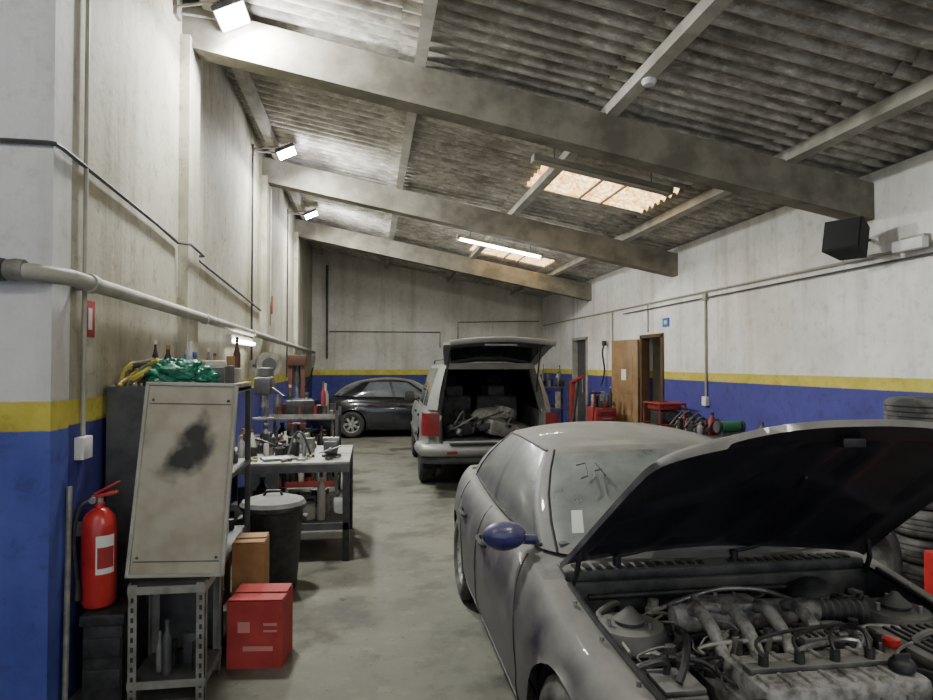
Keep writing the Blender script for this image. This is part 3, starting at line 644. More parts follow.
# ------------------------------------------------------------------ SUV
ca=math.radians(-1.5)
def Ts(u,v,z):
    x,y=v*1.03,4.6-u; return (1.635+x*math.cos(ca)-y*math.sin(ca),8.75+x*math.sin(ca)+y*math.cos(ca),z*1.01)
b=B('silver_suv'); L,W,sill=4.6,1.84,.40
def stop(u):
    for (a,za),(c,zc) in zip([(0,.9),(.3,1.0),(1.3,1.09),(4.6,1.12)],[(.3,1.0),(1.3,1.09),(4.6,1.12),(5,1.12)]):
        if u<=c: return za+(zc-za)*(u-a)/(c-a)
sprof=lambda n:.03*(1-n/.2)**2*(n<.2)+(.05*((n-.6)/.4)**2 if n>.6 else 0)-.012*(abs(n-.35)<.04)
def sskip(u,v,z,reg,j):
    if reg=='top': return u>1.45
    return u>4.2 and abs(v)<.67 and z>.70
def smat(u,v,z,reg):
    if reg=='side' and z<.47: return DKGR
body(b,Ts,L,W,sill,stop,sprof,(.82,3.52),.44,.37,SILV,p=16,q=3,skip=sskip,matf=smat,J=18)
SS=surf(L,W,sill,stop,sprof,16,3)
cols=[(1.30,0,1.95,0,GLS),(1.32,.3,1.96,.25,GLS),(1.38,.6,2.0,.48,GLS),(1.46,.74,2.06,.57,SILV),(1.56,.80,2.12,.62,BLK),(1.64,.83,2.16,.64,GLS2),(2.1,.85,2.35,.66,GLS2),(2.55,.86,2.62,.67,BLK),(2.63,.86,2.70,.67,GLS2),(3.0,.86,3.0,.67,GLS2),(3.42,.86,3.36,.67,SILV),(3.52,.86,3.45,.67,GLS2),(3.85,.86,3.75,.665,GLS2),(4.22,.85,4.10,.66,SILV),(4.42,.82,4.28,.64,SILV),(4.53,.72,4.38,.59,None),(4.56,.4,4.42,.35,None),(4.57,0,4.43,0,None)]
sroof=lambda u,v:1.71+.04*(1-(v/.67)**2)-.05*max(0,(2.6-u)/.7)**2
greenhouse(b,Ts,cols,lambda u,v:stop(u)-.005,sroof,bulge=.015,rail=SILV,roofm=SILV)
for sg in (1,-1):
    for u in (.82,3.52):
        c=Ts(u,sg*.80,.37);c2=Ts(u,sg*1,.37); wheel(b,c,Vector(c2)-Vector(c),.37,.24,ALU,RUB,5)
    G=[[Ts(4.615,sg*v,z) for v in (.70,.80,.855)]+[Ts(4.56,sg*.905,z),Ts(4.42,sg*.925,z)] for z in (.78,.84,.9,.97)]; b.grid(G,REDL)
    G=[[Ts(4.613,sg*v,z) for v in (.70,.80,.85)]+[Ts(4.56,sg*.90,z),Ts(4.42,sg*.92,z)] for z in (.97,1.03,1.08)]; b.grid(G,REDL)
    b.tube([Ts(1.9,sg*.58,1.74),Ts(2.1,sg*.58,1.79),Ts(4.0,sg*.58,1.80),Ts(4.2,sg*.58,1.75)],.014,DKGR,7)
    b.add([Ts(4.55,sg*.70,.70),Ts(4.54,sg*.72,1.12),Ts(4.40,sg*.59,1.70),Ts(4.25,sg*.55,1.66),Ts(4.4,sg*.66,1.1),Ts(4.42,sg*.64,.70)],[[0,1,4,5],[1,2,3,4]],SILV)
    b.add([Ts(4.42,sg*.64,.70),Ts(4.4,sg*.66,1.1),Ts(2.2,sg*.78,1.1),Ts(2.2,sg*.76,.7)],[[0,1,2,3]],SEAT)
    m=Vector(Ts(1.72,sg*1.0,1.18)); b.box(m,(.16,.1,.17),BLK,None,.03); b.tube([Ts(1.72,sg*.86,1.12),m],.03,BLK,6)
    for seam in ([(1.60,1.08),(1.5,.9),(1.5,.46)],[(2.59,1.1),(2.59,.46)],[(3.42,1.1),(3.4,.9),(3.1,.75),(3.02,.46)]): b.tube([Ts(*SS(u,z,sg,0)) for u,z in seam],.005,BLK,5)
    for u in (2.42,3.28): x=SS(u,.97,sg,.01); b.box(Ts(*x),(.03,.16,.035),BLK,None,.008)
    b.tube([Ts(*SS(.1*k,.66,sg,.006)) for k in range(13,31)],.028,DKGR,6)
    b.tube([Ts(4.42,sg*.62,1.35),Ts(4.62,sg*.60,1.62),Ts(4.85,sg*.58,1.91)],.010,BLK,6)
b.add([Ts(4.4,-.6,1.66),Ts(4.4,.6,1.66),Ts(4.43,.6,1.74),Ts(4.43,-.6,1.74)],[[0,1,2,3]],SILV)
b.tube([Ts(4.2,-.93,.60),Ts(4.55,-.90,.60),Ts(4.66,-.78,.60),Ts(4.69,0,.60),Ts(4.66,.78,.60),Ts(4.55,.90,.60),Ts(4.2,.93,.60)],.085,SILV,12,4)
b.tube([Ts(4.3,-.88,.47),Ts(4.58,-.80,.47),Ts(4.64,0,.47),Ts(4.58,.80,.47),Ts(4.3,.88,.47)],.06,DKGR,10,4)
b.box(Ts(4.72,0,.69),(1.2,.10,.02),BLK,None,.008)
for sg in (1,-1): b.box(Ts(4.775,sg*.55,.58),(.14,.02,.04),REDL,None,.005)
b.tube([Ts(4.1,.5,.36),Ts(4.6,.5,.34)],.03,STEEL,10)
b.add([Ts(.1,-.85,.41),Ts(.1,.85,.41),Ts(4.5,.85,.41),Ts(4.5,-.85,.41)],[[0,1,2,3]],BLUED)
b.add([Ts(2.2,-.76,.70),Ts(2.2,.76,.70),Ts(4.58,.70,.70),Ts(4.58,-.70,.70)],[[0,1,2,3]],SEAT)
b.box(Ts(4.60,0,.66),(1.34,.06,.10),SILV,None,.01)
for v,w in ((-.38,.5),(.25,.62)):
    b.box(Ts(3.25,v,.98),(w,.16,.55),SEAT,rot(x=10),.05)
    b.box(Ts(3.28,v,1.33),(.26,.10,.16),SEAT,rot(x=10),.04)
for v in (-.38,.38):
    b.box(Ts(2.3,v,1.05),(.5,.16,.7),SEAT,rot(x=10),.06); b.box(Ts(2.28,v,1.48),(.26,.10,.18),SEAT,rot(x=10),.04)
b.box(Ts(1.7,0,1.05),(1.4,.3,.2),BLUED,None,.05); b.lathe([(.17,-.012),(.185,0),(.17,.012),(.155,0),(.17,-.012)],Ts(1.95,-.38,1.15),(0,-1,.4),BLK,24,False)
gp=[(4.40,1.745),(4.62,1.85),(4.9,1.95),(5.15,2.0),(5.40,2.0)]
gw=[.62,.65,.68,.69,.64]
def gpt(i,f,o): u,z=gp[i]; return Ts(u,f*gw[i],z+o+.05*(1-f*f))
for i in range(4):
    for (f0,f1,mm) in ((-1,-.86,SILV),(-.86,-.3,None),(-.3,.3,None),(.3,.86,None),(.86,1,SILV)):
        for o in (0,-.035):
            m=mm or (GLS if i<2 else (SILV if o==0 else DKGR))
            b.add([gpt(i,f0,o),gpt(i,f1,o),gpt(i+1,f1,o),gpt(i+1,f0,o)],[[0,1,2,3]],m)
    for f in (-1,1): b.add([gpt(i,f,0),gpt(i+1,f,0),gpt(i+1,f,-.035),gpt(i,f,-.035)],[[0,1,2,3]],SILV)
b.tube([gpt(4,f/10,-.02) for f in range(-10,11)],.035,SILV,8)
b.box(Ts(5.2,0,2.0),(.5,.12,.03),BLK,None,.005); b.tube([Ts(5.25,-.2,1.97),Ts(5.25,.2,1.97)],.012,WHT,6)
b.build(40)
b=B('salvaged_car_parts')
def cp(u,v,z): return Vector(Ts(u,v,z))
b.box(cp(4.1,.22,.84),(.66,.45,.22),GALV,rot(8,10,20),.06); b.box(cp(3.9,-.35,.81),(.4,.5,.18),BLK,rot(0,-8,-15),.04)
b.lathe([(.05,-.1),(.16,-.08),(.18,0),(.16,.08),(.05,.1)],cp(4.05,.25,1.02),(.3,.2,1),ALU,20)
b.sph(cp(4.0,.1,1.0),(.32,.2,.12),PVC,18,10,.10)
for i in range(24): b.box(cp(random.uniform(3.6,4.4),random.uniform(-.56,.56),random.uniform(.76,.98)),(random.uniform(.06,.25),random.uniform(.05,.2),random.uniform(.03,.10)),random.choice([BLK,DKGR,ALU,PVC,GALV,BLK]),rot(random.uniform(-25,25),random.uniform(-25,25),random.uniform(0,90)),.01)
for i in range(9): b.tube([cp(random.uniform(3.7,4.4),random.uniform(-.5,.5),.9),cp(random.uniform(3.7,4.4),random.uniform(-.5,.5),1.08),cp(random.uniform(3.7,4.4),random.uniform(-.5,.5),.85)],.012,random.choice([BLK,GALV]),6,5)
b.build()

# ------------------------------------------------------------------ left side objects
def bottle(b,x,y,z,r,h,m,cap=BLK): b.lathe([(r*.95,0),(r,.01),(r,h*.68),(r*.4,h*.85),(r*.4,h)],(x,y,z),(0,0,1),m,14); b.lathe([(r*.45,0),(r*.45,h*.1)],(x,y,z+h*.95),(0,0,1),cap,10)
def tin(b,x,y,z,r,h,m): b.lathe([(r,0),(r*1.03,.004),(r,.01),(r,h-.01),(r*1.04,h-.006),(r*1.04,h),(r*.9,h),(r*.9,h-.006),(0,h-.006)],(x,y,z),(0,0,1),m,16)
DARKM=[BLK,DKGR,STEEL,GALV,DKGR,BLK,CREAM,ORG,DRED,PVC]
def clutter(b,x0,x1,y0,y1,z,n,hmax=.22,mats=None,rmax=.06):
    mats=mats or [WHT,DRED,BLK,DKGR,CARD,BLK,YEL,STEEL,CREAM,ORG,DKGR,PVC,BLU]
    pl=[]
    for _ in range(n*6):
        if len(pl)>=n: break
        r=random.uniform(.02,rmax); x=random.uniform(x0+r,x1-r);y=random.uniform(y0+r,y1-r)
        if any(math.hypot(x-a,y-c)<r+q for a,c,q in pl): continue
        pl.append((x,y,r*1.15)); h=random.uniform(.05,hmax); m=random.choice(mats); k=random.random()
        if k<.35: bottle(b,x,y,z,r*.8,h+.03,m,random.choice(mats))
        elif k<.65: tin(b,x,y,z,r*.9,min(h,.14),m)
        else: b.box((x,y,z+h*.35),(r*1.5,r*1.2,h*.7),m,rotz(random.uniform(-30,30)),.004)
def tools(b,x0,x1,y0,y1,z,n):
    # spanners, hammers, rods and rags lying about
    for i in range(n):
        x=random.uniform(x0,x1);y=random.uniform(y0,y1);a=random.uniform(0,pi);l=random.uniform(.06,.14);d=Vector((math.cos(a),math.sin(a),0))
        p=Vector((x,y,z+.012)); k=random.random()
        if k<.5: b.tube([p-d*l/2,p+d*l/2],.007,random.choice([STEEL,DKGR,BLK]),6); b.lathe([(.010,-.006),(.02,-.006),(.02,.006),(.010,.006),(.010,-.006)],p+d*l/2,(0,0,1),STEEL,10,False)
        elif k<.8: b.tube([p-d*l/2,p+d*l/2],.011,random.choice([ORG,YEL,BLK,WOOD]),7); b.box(p+d*(l/2),(.03,.07,.025),DKGR,rotz(math.degrees(a)),.004)
        else: b.sph(p+Vector((0,0,.01)),(.05,.04,.02),random.choice([PVC,CREAM,BLU,DRED]),12,7,.2)

b=B('storage_shelf'); x0,x1,y0,y1=-1.5,-.88,4.12,5.0; zs=[.1,.56,1.04,1.58]
for x in (x0,x1):
    for y in (y0,y1): b.bx(x-.018,x+.018,y-.018,y+.018,0,1.60,DKGR,.004)
for z in zs: b.bx(x0-.02,x1+.02,y0-.02,y1+.02,z-.015,z+.015,DKGR,.004)
for x in (x0,x1): b.bx(x-.02,x+.02,y0,y1,1.56,1.62,GALV,.003)
b.bx(x0-.01,x1+.01,y0-.03,y0-.02,.1,1.62,DKGR); b.bx(x0,x0+.01,y0,y1,.1,1.6,DKGR); b.build()
b=B('workshop_supplies')
for z in zs[:3]: clutter(b,x0+.05,x1-.03,y0+.05,y1-.04,z+.016,34,.38,[WHT,DRED,BLK,DKGR,CARD,BLK,CREAM,CARD,ORG,DKGR,PVC])
clutter(b,x0+.03,x1-.02,y0+.30,y1-.02,1.597,40,.30,[PVC,DKGR,CREAM,BLK,GALV,BLU,WHT,ORG,CARD])
b.box((-.95,4.25,1.665),(.12,.16,.13),DKGR,rotz(10),.01); b.box((-.95,4.25,1.75),(.13,.10,.04),CREAM,rotz(25),.01); b.box((-.97,4.55,1.67),(.1,.2,.14),DKGR,rotz(-8),.005); b.box((-.96,4.8,1.66),(.12,.16,.12),PVC,rotz(5),.005)
for i in range(22): b.tube([(-1.48+random.random()*.12,4.12+random.random()*.15,1.62),(-1.45+random.random()*.16,4.16+random.random()*.2,1.69+random.random()*.06),(-1.34+random.random()*.2,4.16+random.random()*.25,1.72+random.random()*.06)],random.choice([.008,.014,.02]),random.choice([CREAM,WOOD,BLK,DKGR,PVC,YEL]),7,4)
b.build()
b=B('green_plastic_bag'); seg,rg=72,40
for c,r in (((-1.15,4.20,1.68),(.17,.11,.10)),((-1.03,4.19,1.665),(.12,.09,.075))):
    vs=[];fs=[]
    for i in range(rg+1):
        ph=pi*i/rg
        for k in range(seg):
            tt=2*pi*k/seg; d=Vector((math.sin(ph)*math.cos(tt),math.sin(ph)*math.sin(tt),math.cos(ph)))
            q=.85+.5*abs(mn.noise(d*2.2+Vector(c)*3))+.22*abs(mn.noise(d*5+Vector((3,1,2))))+.10*abs(mn.noise(d*11))
            z=c[2]+r[2]*d.z*q; vs.append((c[0]+r[0]*d.x*q,c[1]+r[1]*d.y*q,max(z,1.598)))
    for i in range(rg):
        for k in range(seg):
            k2=(k+1)%seg; fs.append([i*seg+k,i*seg+k2,(i+1)*seg+k2,(i+1)*seg+k])
    b.add(vs,fs,GRNB)
b.build(30)
b=B('slotted_angle_stand'); X0,X1,Y0,Y1=-1.22,-.84,3.60,3.98
for x,sx in ((X0,1),(X1,-1)):
    for y,sy_ in ((Y0,1),(Y1,-1)):
        b.bx(x,x+sx*.045,y,y+sy_*.004,0,.62,GALV); b.bx(x,x+sx*.004,y,y+sy_*.045,0,.62,GALV)
        for k in range(12): b.bx(x+sx*.016,x+sx*.03,y-sy_*.001,y,.03+k*.05,.055+k*.05,BLK)
for z in (.12,.60):
    b.bx(X0,X1,Y0,Y1,z-.01,z,DKGR); b.bx(X0,X1,Y0-.003,Y0,z-.03,z+.01,GALV); b.bx(X1,X1+.003,Y0,Y1,z-.03,z+.01,GALV)
b.build()
b=B('dusty_car_parts'); clutter(b,X0+.06,X1-.05,Y0+.05,Y1-.05,.121,7,.28,[BLK,DKGR,DKGR,GALV],.09); b.build()
b=B('sprayed_metal_panel'); w,h=.495,1.04; R=Matrix.Rotation(math.radians(-12),3,'X')@Matrix.Rotation(math.radians(1.5),3,'Y')
c=Vector((-1.00,3.80,.612+h/2*math.cos(math.radians(12))+.012))
b.box(c,(w,.018,h),PANEL,R,.005)
for s in (-1,1): b.box(c+R@Vector((s*(w/2-.010),-.012,0)),(.02,.02,h),PVC,R,.006); b.box(c+R@Vector((0,-.012,s*(h/2-.010))),(w,.02,.02),PVC,R,.006)
b.box(c+R@Vector((0,-.010,.40)),(w-.06,.004,.006),DKGR,R); b.box(c+R@Vector((0,-.010,-.44)),(w-.06,.004,.006),DKGR,R)
for sx in (-1,1):
    for sz in (-1,1): b.sph(c+R@Vector((sx*.2,-.012,sz*.42)),.008,DKGR,8,6)
b.build()
b=B('fire_extinguisher'); x,y,z=XL+.125,3.78,.47
b.lathe([(.0,0),(.075,.005),(.085,.03),(.085,.42),(.075,.47),(.045,.505),(.025,.515),(.025,.54)],(x,y,z),(0,0,1),RED,26)
z+=.02
b.cyl((x,y,z+.5),(x,y,z+.55),.02,STEEL); b.box((x+.03,y-.01,z+.565),(.13,.03,.02),RED,rot(y=-12),.005); b.box((x+.04,y-.01,z+.60),(.14,.025,.012),RED,rot(y=-28),.004)
b.cyl((x-.02,y,z+.54),(x-.02,y-.045,z+.54),.018,STEEL)
b.tube([(x-.03,y-.02,z+.54),(x-.08,y-.05,z+.5),(x-.09,y-.09,z+.35),(x-.07,y-.09,z+.12)],.011,BLK,8,5); b.lathe([(.012,0),(.02,.1)],(x-.07,y-.09,z+.14),(0,0,-1),BLK,12)
G=[[(x+.0865*math.cos(q),y+.0865*math.sin(q),z+zz) for q in [math.radians(-80+8*k) for k in range(9)]] for zz in (.16,.36)]; b.grid(G,PAPER)
G=[[(x+.0872*math.cos(q),y+.0872*math.sin(q),z+zz) for q in [math.radians(-75+8*k) for k in range(8)]] for zz in (.19,.30)]; b.grid(G,REDC)
b.bx(XL+.001,x-.07,y-.02,y+.02,z+.35,z+.42,STEEL); b.build()
b=B('extinguisher_sign'); b.bx(XL,XL+.006,3.86,4.0,1.90,2.10,REDC); b.bx(XL+.006,XL+.008,3.91,3.96,1.94,2.06,WHT); b.bx(XL,XL+.005,3.86,3.98,1.70,1.84,CREAM); b.build()
b=B('broom_handle'); b.tube([(-1.51,3.60,0),(-1.525,3.66,1.12)],.014,GALV,8); b.build()
b=B('black_plastic_crate'); b.bx(-1.46,-1.26,3.66,3.98,.0,.44,BLK,.02); b.bx(-1.47,-1.25,3.65,3.99,.40,.46,BLK,.01)
for k in range(2): b.bx(-1.45,-1.27,3.652,3.66,.08+k*.16,.18+k*.16,BLK,.003)
b.build()
def carton(name,c,w,d,h,m,ang,label=None,z=0):
    b=B(name); R=rotz(ang); c=Vector((c[0],c[1],z)); t_=.006
    for sx,sy2,lx,ly in ((0,-1,w,t_),(0,1,w,t_),(-1,0,t_,d),(1,0,t_,d)): b.box(c+R@Vector((sx*w/2,sy2*d/2,h/2)),(lx,ly,h),m,R)
    b.box(c+Vector((0,0,.005)),(w-.01,d-.01,.01),m,R)
    for s in (-1,1): b.box(c+R@Vector((0,s*d/4,h+.004+.008*(s>0))),(w,d/2-.004,.005),m,R@Matrix.Rotation(math.radians(s*2.5),3,'X'))
    if label:
        b.box(c+R@Vector((.02,-d/2-.005,h*.30)),(w*.55,.002,h*.07),label,R)
        b.box(c+R@Vector((-.06,-d/2-.005,h*.62)),(w*.22,.002,h*.16),label,R); b.box(c+R@Vector((.09,-d/2-.005,h*.66)),(w*.25,.002,h*.04),label,R); b.box(c+R@Vector((.09,-d/2-.005,h*.56)),(w*.25,.002,h*.03),label,R)
    b.build()
PINK=mk('pale_print',(.50,.20,.18),rough=.8)
carton('red_cardboard_box',(-.64,4.10),.31,.27,.38,REDC,-6,PINK)
carton('cardboard_box',(-.755,4.43),.19,.22,.62,CARD,0)
b=B('black_trash_bin'); c=(-.74,5.30,0)
b.lathe([(.0,.01),(.17,.01),(.18,.03),(.225,.62),(.235,.63),(.235,.66),(.215,.66)],c,(0,0,1),BLK,32); b.lathe([(.245,.64),(.25,.67),(.23,.70),(.12,.73),(0,.735)],c,(0,0,1),DUSTBLK,32)
for s in (-1,1): b.box((c[0]+s*.235,c[1],.56),(.05,.14,.03),BLK,None,.01)
b.tube([(c[0]-.07,c[1],.73),(c[0]-.05,c[1],.765),(c[0]+.05,c[1],.765),(c[0]+.07,c[1],.73)],.012,BLK,8); b.build()
b=B('workbench'); x0,x1,y0,y1=-1.42,-.18,5.98,7.2; zt=.88
b.bx(x0,x1,y0,y1,zt-.03,zt,TABT,.004); b.bx(x0,x1,y0-.004,y0+.03,zt-.09,zt-.02,DKGR); b.bx(x1-.03,x1,y0,y1,zt-.09,zt-.02,DKGR)
for x in (x0+.03,x1-.03):
    for y in (y0+.03,y1-.03): b.bx(x-.03,x+.03,y-.03,y+.03,0,zt-.03,BLK,.004)
b.bx(x0+.03,x1-.03,y0+.03,y1-.03,.30,.33,DKGR); b.bx(x0,x1,y0,y0+.03,.28,.34,DKGR); b.build()
b=B('bench_tools'); clutter(b,x0+.1,x1-.35,y0+.35,y1-.05,zt+.001,34,.26,[DKGR,BLK,STEEL,GALV,ORG,BLK,CREAM],.08); tools(b,x0+.15,x1-.15,y0+.06,y0+.32,zt,14)
clutter(b,x0+.1,x1-.15,y0+.1,y1-.1,.331,24,.44,[BLK,DKGR,BLK,GALV,DKGR,ORG,PVC],.12)
b.box((-.82,6.2,zt+.012),(.3,.18,.024),STEEL,rotz(20),.006)
b.tube([(-1.25,6.4,zt+.02),(-1.1,6.5,zt+.15),(-.9,6.45,zt+.1),(-.8,6.6,zt+.02)],.012,BLK,7,5)
b.tube([(-.75,6.3,zt+.02),(-.7,6.35,zt+.2),(-.62,6.3,zt+.22),(-.55,6.35,zt+.02)],.012,DKGR,7,5)
b.build()
b=B('bench_vise'); c=Vector((-.36,6.35,zt))
b.lathe([(.09,0),(.09,.02),(.05,.03),(.05,.06)],c,(0,0,1),DKGR,18); b.box(c+Vector((0,.05,.10)),(.13,.20,.10),DKGR,None,.02); b.box(c+Vector((0,-.10,.10)),(.13,.06,.11),DKGR,None,.015)
b.box(c+Vector((0,-.055,.165)),(.15,.025,.035),STEEL,None,.003); b.box(c+Vector((0,-.015,.165)),(.15,.025,.035),STEEL,None,.003); b.cyl(c+Vector((0,-.12,.09)),c+Vector((0,-.24,.09)),.014,STEEL); b.cyl(c+Vector((-.1,-.22,.06)),c+Vector((.1,-.22,.12)),.007,STEEL); b.build()
b=B('tool_trolley'); x0,x1,y0,y1=-1.30,-.42,8.6,9.4
for x in (x0,x1):
    for y in (y0,y1): b.bx(x-.02,x+.02,y-.02,y+.02,.08,1.15,DKGR); b.lathe([(.04,-.015),(.04,.015)],(x,y,.04),(1,0,0),BLK,14)
for z in (.2,.62,1.05): b.bx(x0,x1,y0,y1,z-.015,z+.015,DKGR); b.bx(x0,x1,y0-.005,y0+.005,z,z+.06,DRED if z<.5 else GALV)
for z in (.2,.62,1.05): clutter(b,x0+.03,x1-.03,y0+.03,y1-.03,z+.016,36,.40,DARKM,.09)
b.box((-.9,8.8,1.18),(.36,.25,.2),BLK,rotz(8),.02)
b.build()
b=B('hydraulic_press')
for x in (-1.16,-.98): b.bx(x-.03,x+.03,9.95,10.08,.03,1.85,ORG,.005); b.bx(x-.04,x+.04,9.75,10.28,0,.05,ORG,.005)
b.bx(-1.20,-.94,9.93,10.1,1.72,1.88,ORG,.01); b.bx(-1.20,-.94,9.93,10.1,.78,.88,ORG,.01); b.cyl((-1.07,10.01,1.75),(-1.07,10.01,1.45),.05,DKGR); b.cyl((-1.07,10.01,1.45),(-1.07,10.01,1.25),.03,STEEL); b.tube([(-.95,10,1.4),(-.88,9.9,1.5),(-.82,9.8,1.7)],.012,BLK,6)
b.build()
b=B('pillar_drill'); x,y=-1.2,7.85
b.box((x,y,.9),(.34,.4,.04),DKGR,None,.01); b.bx(x-.15,x+.15,y-.15,y+.15,0,.88,DKGR,.01); b.cyl((x,y+.1,.9),(x,y+.1,1.6),.035,STEEL); b.box((x,y,1.5),(.18,.42,.2),DKGR,None,.04); b.lathe([(.0,0),(.1,.01),(.1,.1),(0,.11)],(x,y,1.6),(0,0,1),DKGR,20); b.cyl((x,y-.13,1.42),(x,y-.13,1.26),.025,STEEL); b.lathe([(.12,0),(.12,.02)],(x,y-.1,1.12),(0,0,1),STEEL,20); b.cyl((x+.1,y-.1,1.48),(x+.25,y-.2,1.38),.008,STEEL); b.sph((x+.25,y-.2,1.38),.018,BLK); b.build()
b=B('hose_reel'); c=(XL+.22,8.95,1.74); b.lathe([(.04,-.07),(.16,-.07),(.16,-.05),(.12,-.05),(.12,.05),(.16,.05),(.16,.07),(.04,.07),(.04,.09),(0,.09)],c,(.4,-1,0),GALV,28); b.lathe([(.12,-.045),(.15,-.03),(.15,.03),(.12,.045)],c,(.4,-1,0),BLK,24,False); b.lathe([(0,.092),(.09,.088),(.09,.07)],c,(.4,-1,0),DKGR,20); b.bx(XL+.03,XL+.2,8.93,8.97,1.70,1.74,DKGR); b.build()
b=B('hanging_rag'); b.box((XL+.14,9.85,2.60),(.02,.06,.26),DRED,None,.008); b.build()
b=B('floor_hose'); b.tube([(-.75,3.42,.013),(-.55,3.5,.013),(-.3,3.5,.013),(-.1,3.35,.013),(-.15,3.1,.013),(-.5,3.0,.013)],.012,BLK,8,6); b.build()

# ------------------------------------------------------------------ right side objects
for k in range(7):
    b=B('stacked_tyre'); tyre(b,(4.38+random.uniform(-.03,.03),4.66+random.uniform(-.03,.03),.105+k*.212),(0,0,1),.33,.205,.2,TIRED); b.build(50)
for (c,ax) in (((3.66,4.45,.31),(.35,-1,.16)),((3.98,3.85,.31),(.8,-.8,.1)),((3.58,5.1,.31),(.2,-1,.1))):
    b=B('standing_tyre'); tyre(b,c,ax,.31,.19,.19,TIRED)
    if c[1]==4.45: b.box(Vector(c)+Vector((.08,-.10,.24)),(.07,.004,.09),PAPER,rotz(20))
    b.build(50)
b=B('red_equipment_case'); b.bx(3.22,3.58,3.20,3.48,0,.66,RED,.02); b.bx(3.25,3.40,3.195,3.20,.46,.60,PAPER); b.tube([(3.30,3.34,.66),(3.32,3.34,.71),(3.46,3.34,.71),(3.48,3.34,.66)],.012,BLK,7); b.build()
b=B('side_workbench'); x0,x1,y0,y1=4.15,4.76,7.1,10.0; zt=.82
b.bx(x0,x1,y0,y1,zt-.04,zt,DKGR,.004)
for x in (x0+.03,x1-.03):
    for y in (y0+.03,(y0+y1)/2,y1-.03): b.bx(x-.025,x+.025,y-.025,y+.025,0,zt-.04,DKGR)
b.bx(x0,x1,y0,y1,.25,.28,DKGR); b.build()
b=B('workbench_clutter'); clutter(b,x0+.02,x1-.02,y0+.9,y1-1.0,zt+.001,22,.28,[BLK,DKGR,STEEL,DRED,BLK,BLK],.09)
clutter(b,x0+.02,x1-.02,y0+.05,y0+.35,zt+.001,5,.2,[BLK,DKGR],.09)
for i in range(8): b.tube([(4.3,8.0+.15*i,zt+.05),(4.5,8.1+.13*i,zt+.14+random.random()*.12),(4.65,8.1+.13*i,zt+.03)],.016,random.choice([BLK,DKGR,BLK]),7,5)
b.build()
b=B('bench_grinder'); c=Vector((4.42,7.66,zt+.15)); b.cyl(c-Vector((.12,0,0)),c+Vector((.12,0,0)),.07,GRN,None,18); b.box(c-Vector((0,0,.11)),(.16,.14,.08),DKGR,None,.01)
for s in (-1,1): b.lathe([(.075,0),(.075,.03)],c+Vector((s*.16-.015,0,0)),(1,0,0),DKGR,20)
b.build()
b=B('red_generator'); c=Vector((4.42,9.5,zt+.005)); 
for sx in (-.2,.2): b.tube([c+Vector((sx,-.28,.01)),c+Vector((sx,-.28,.33)),c+Vector((sx,.28,.33)),c+Vector((sx,.28,.01))],.016,DRED,8)
for yy in (-.28,.28): b.tube([c+Vector((-.2,yy,.33)),c+Vector((.2,yy,.33))],.016,DRED,8); b.tube([c+Vector((-.2,yy,.02)),c+Vector((.2,yy,.02))],.016,DRED,8)
b.box(c+Vector((0,0,.28)),(.34,.48,.1),DRED,None,.03); b.box(c+Vector((0,-.02,.12)),(.3,.4,.2),BLK,None,.02); b.cyl(c+Vector((0,-.1,.14)),c+Vector((0,-.25,.14)),.08,DKGR); b.build()
b=B('engine_crane'); x,y=4.05,12.75
for s in (-1,1): b.tube([(x+s*.1,y+.2,.1),(x+s*.3,y-.6,.1)],.035,DRED,8); b.lathe([(.05,-.02),(.05,.02)],(x+s*.3,y-.6,.05),(1,0,0),BLK,12)
b.bx(x-.05,x+.05,y+.12,y+.22,.08,1.4,DRED,.008); b.tube([(x,y+.17,1.38),(x,y-.5,1.5)],.04,DRED,8); b.tube([(x,y+.12,.6),(x,y-.2,1.4)],.03,DKGR,8); b.tube([(x,y-.48,1.48),(x,y-.48,1.2)],.01,STEEL,6); b.bx(x-.2,x+.2,y+.1,y+.25,.06,.14,DRED); b.build()
b=B('trolley_jack'); b.bx(3.72,3.95,11.2,11.9,.06,.3,DRED,.03); b.tube([(3.84,11.2,.3),(3.84,10.95,1.25)],.018,DRED,8); b.tube([(3.74,10.95,1.25),(3.94,10.95,1.25)],.02,BLK,8)
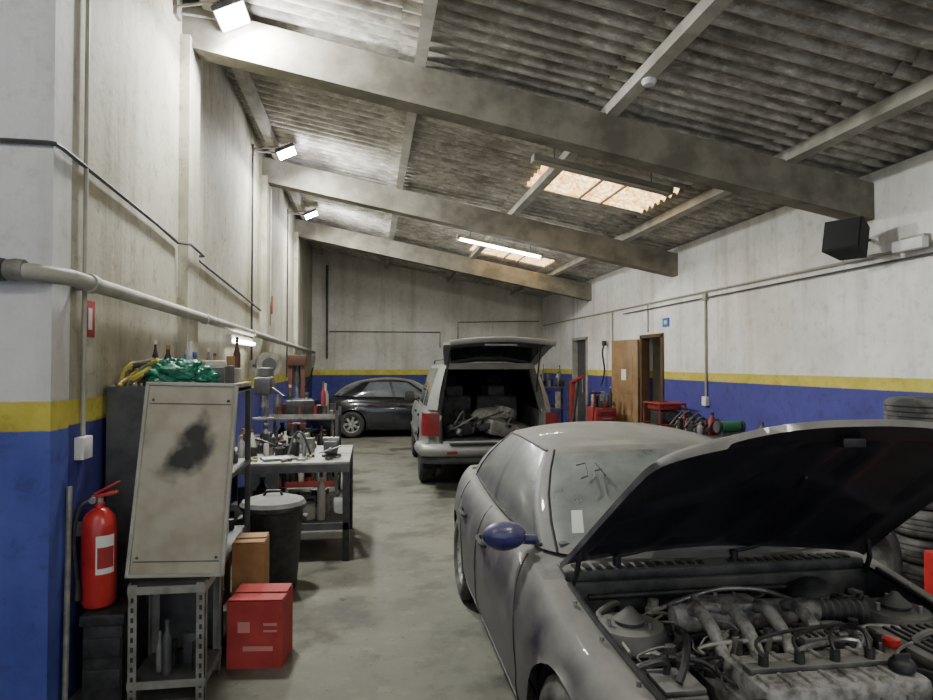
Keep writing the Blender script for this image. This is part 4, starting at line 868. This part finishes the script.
for sx in (3.73,3.94):
    for yy in (11.3,11.8): b.lathe([(.05,-.02),(.05,.02)],(sx,yy,.05),(1,0,0),BLK,14)
b.build()
b=B('red_tool_cabinet'); b.bx(4.02,4.42,11.45,11.95,.08,.95,DRED,.01)
for k in range(6): b.bx(4.04,4.40,11.435,11.45,.12+k*.14,.24+k*.14,DRED,.004); b.bx(4.12,4.32,11.42,11.435,.19+k*.14,.205+k*.14,STEEL)
for sx in (4.07,4.37):
    for yy in (11.5,11.9): b.cyl((sx,yy,0),(sx,yy,.08),.03,BLK)
clutter(b,4.05,4.39,11.48,11.92,.95,8,.42,[BLK,DRED,DKGR,STEEL],.07); b.build()
b=B('tool_rack'); x0,x1,y0,y1=3.5,4.15,13.5,14.0
for x in (x0,x1):
    for y in (y0,y1): b.bx(x-.02,x+.02,y-.02,y+.02,0,1.45,DKGR)
for z in (.3,.8,1.25): b.bx(x0,x1,y0,y1,z-.012,z+.012,DKGR); clutter(b,x0+.03,x1-.03,y0+.03,y1-.03,z+.013,12,.5,[BLK,DKGR,BLK,BLK,GALV],.12)
b.build()
b=B('exit_sign'); b.bx(XR-.02,XR-.005,10.1,10.32,2.36,2.5,BLU); b.bx(XR-.023,XR-.02,10.16,10.26,2.4,2.46,WHT); b.build()
b=B('hanging_hose'); b.tube([(XR-.05,12.9,2.2),(XR-.12,12.9,2.0),(XR-.06,12.95,1.6),(XR-.12,13.0,1.3)],.02,BLK,8,5); b.lathe([(.05,0),(.05,.1)],(XR-.08,12.9,2.12),(0,0,1),BLK,12); b.build()

# ------------------------------------------------------------------ world, camera
w=bpy.data.worlds.new('World'); bpy.context.scene.world=w; w.use_nodes=True
w.node_tree.nodes['Background'].inputs[0].default_value=(.78,.88,1,1); w.node_tree.nodes['Background'].inputs[1].default_value=1.05
cam=bpy.data.cameras.new('camera'); co=bpy.data.objects.new('camera',cam); bpy.context.collection.objects.link(co)
cam.sensor_width=36; cam.lens=660/933*36; cam.clip_start=.05
co.location=(0,0,1.75); co.rotation_euler=(math.radians(91.2),0,math.radians(-8.3)); bpy.context.scene.camera=co
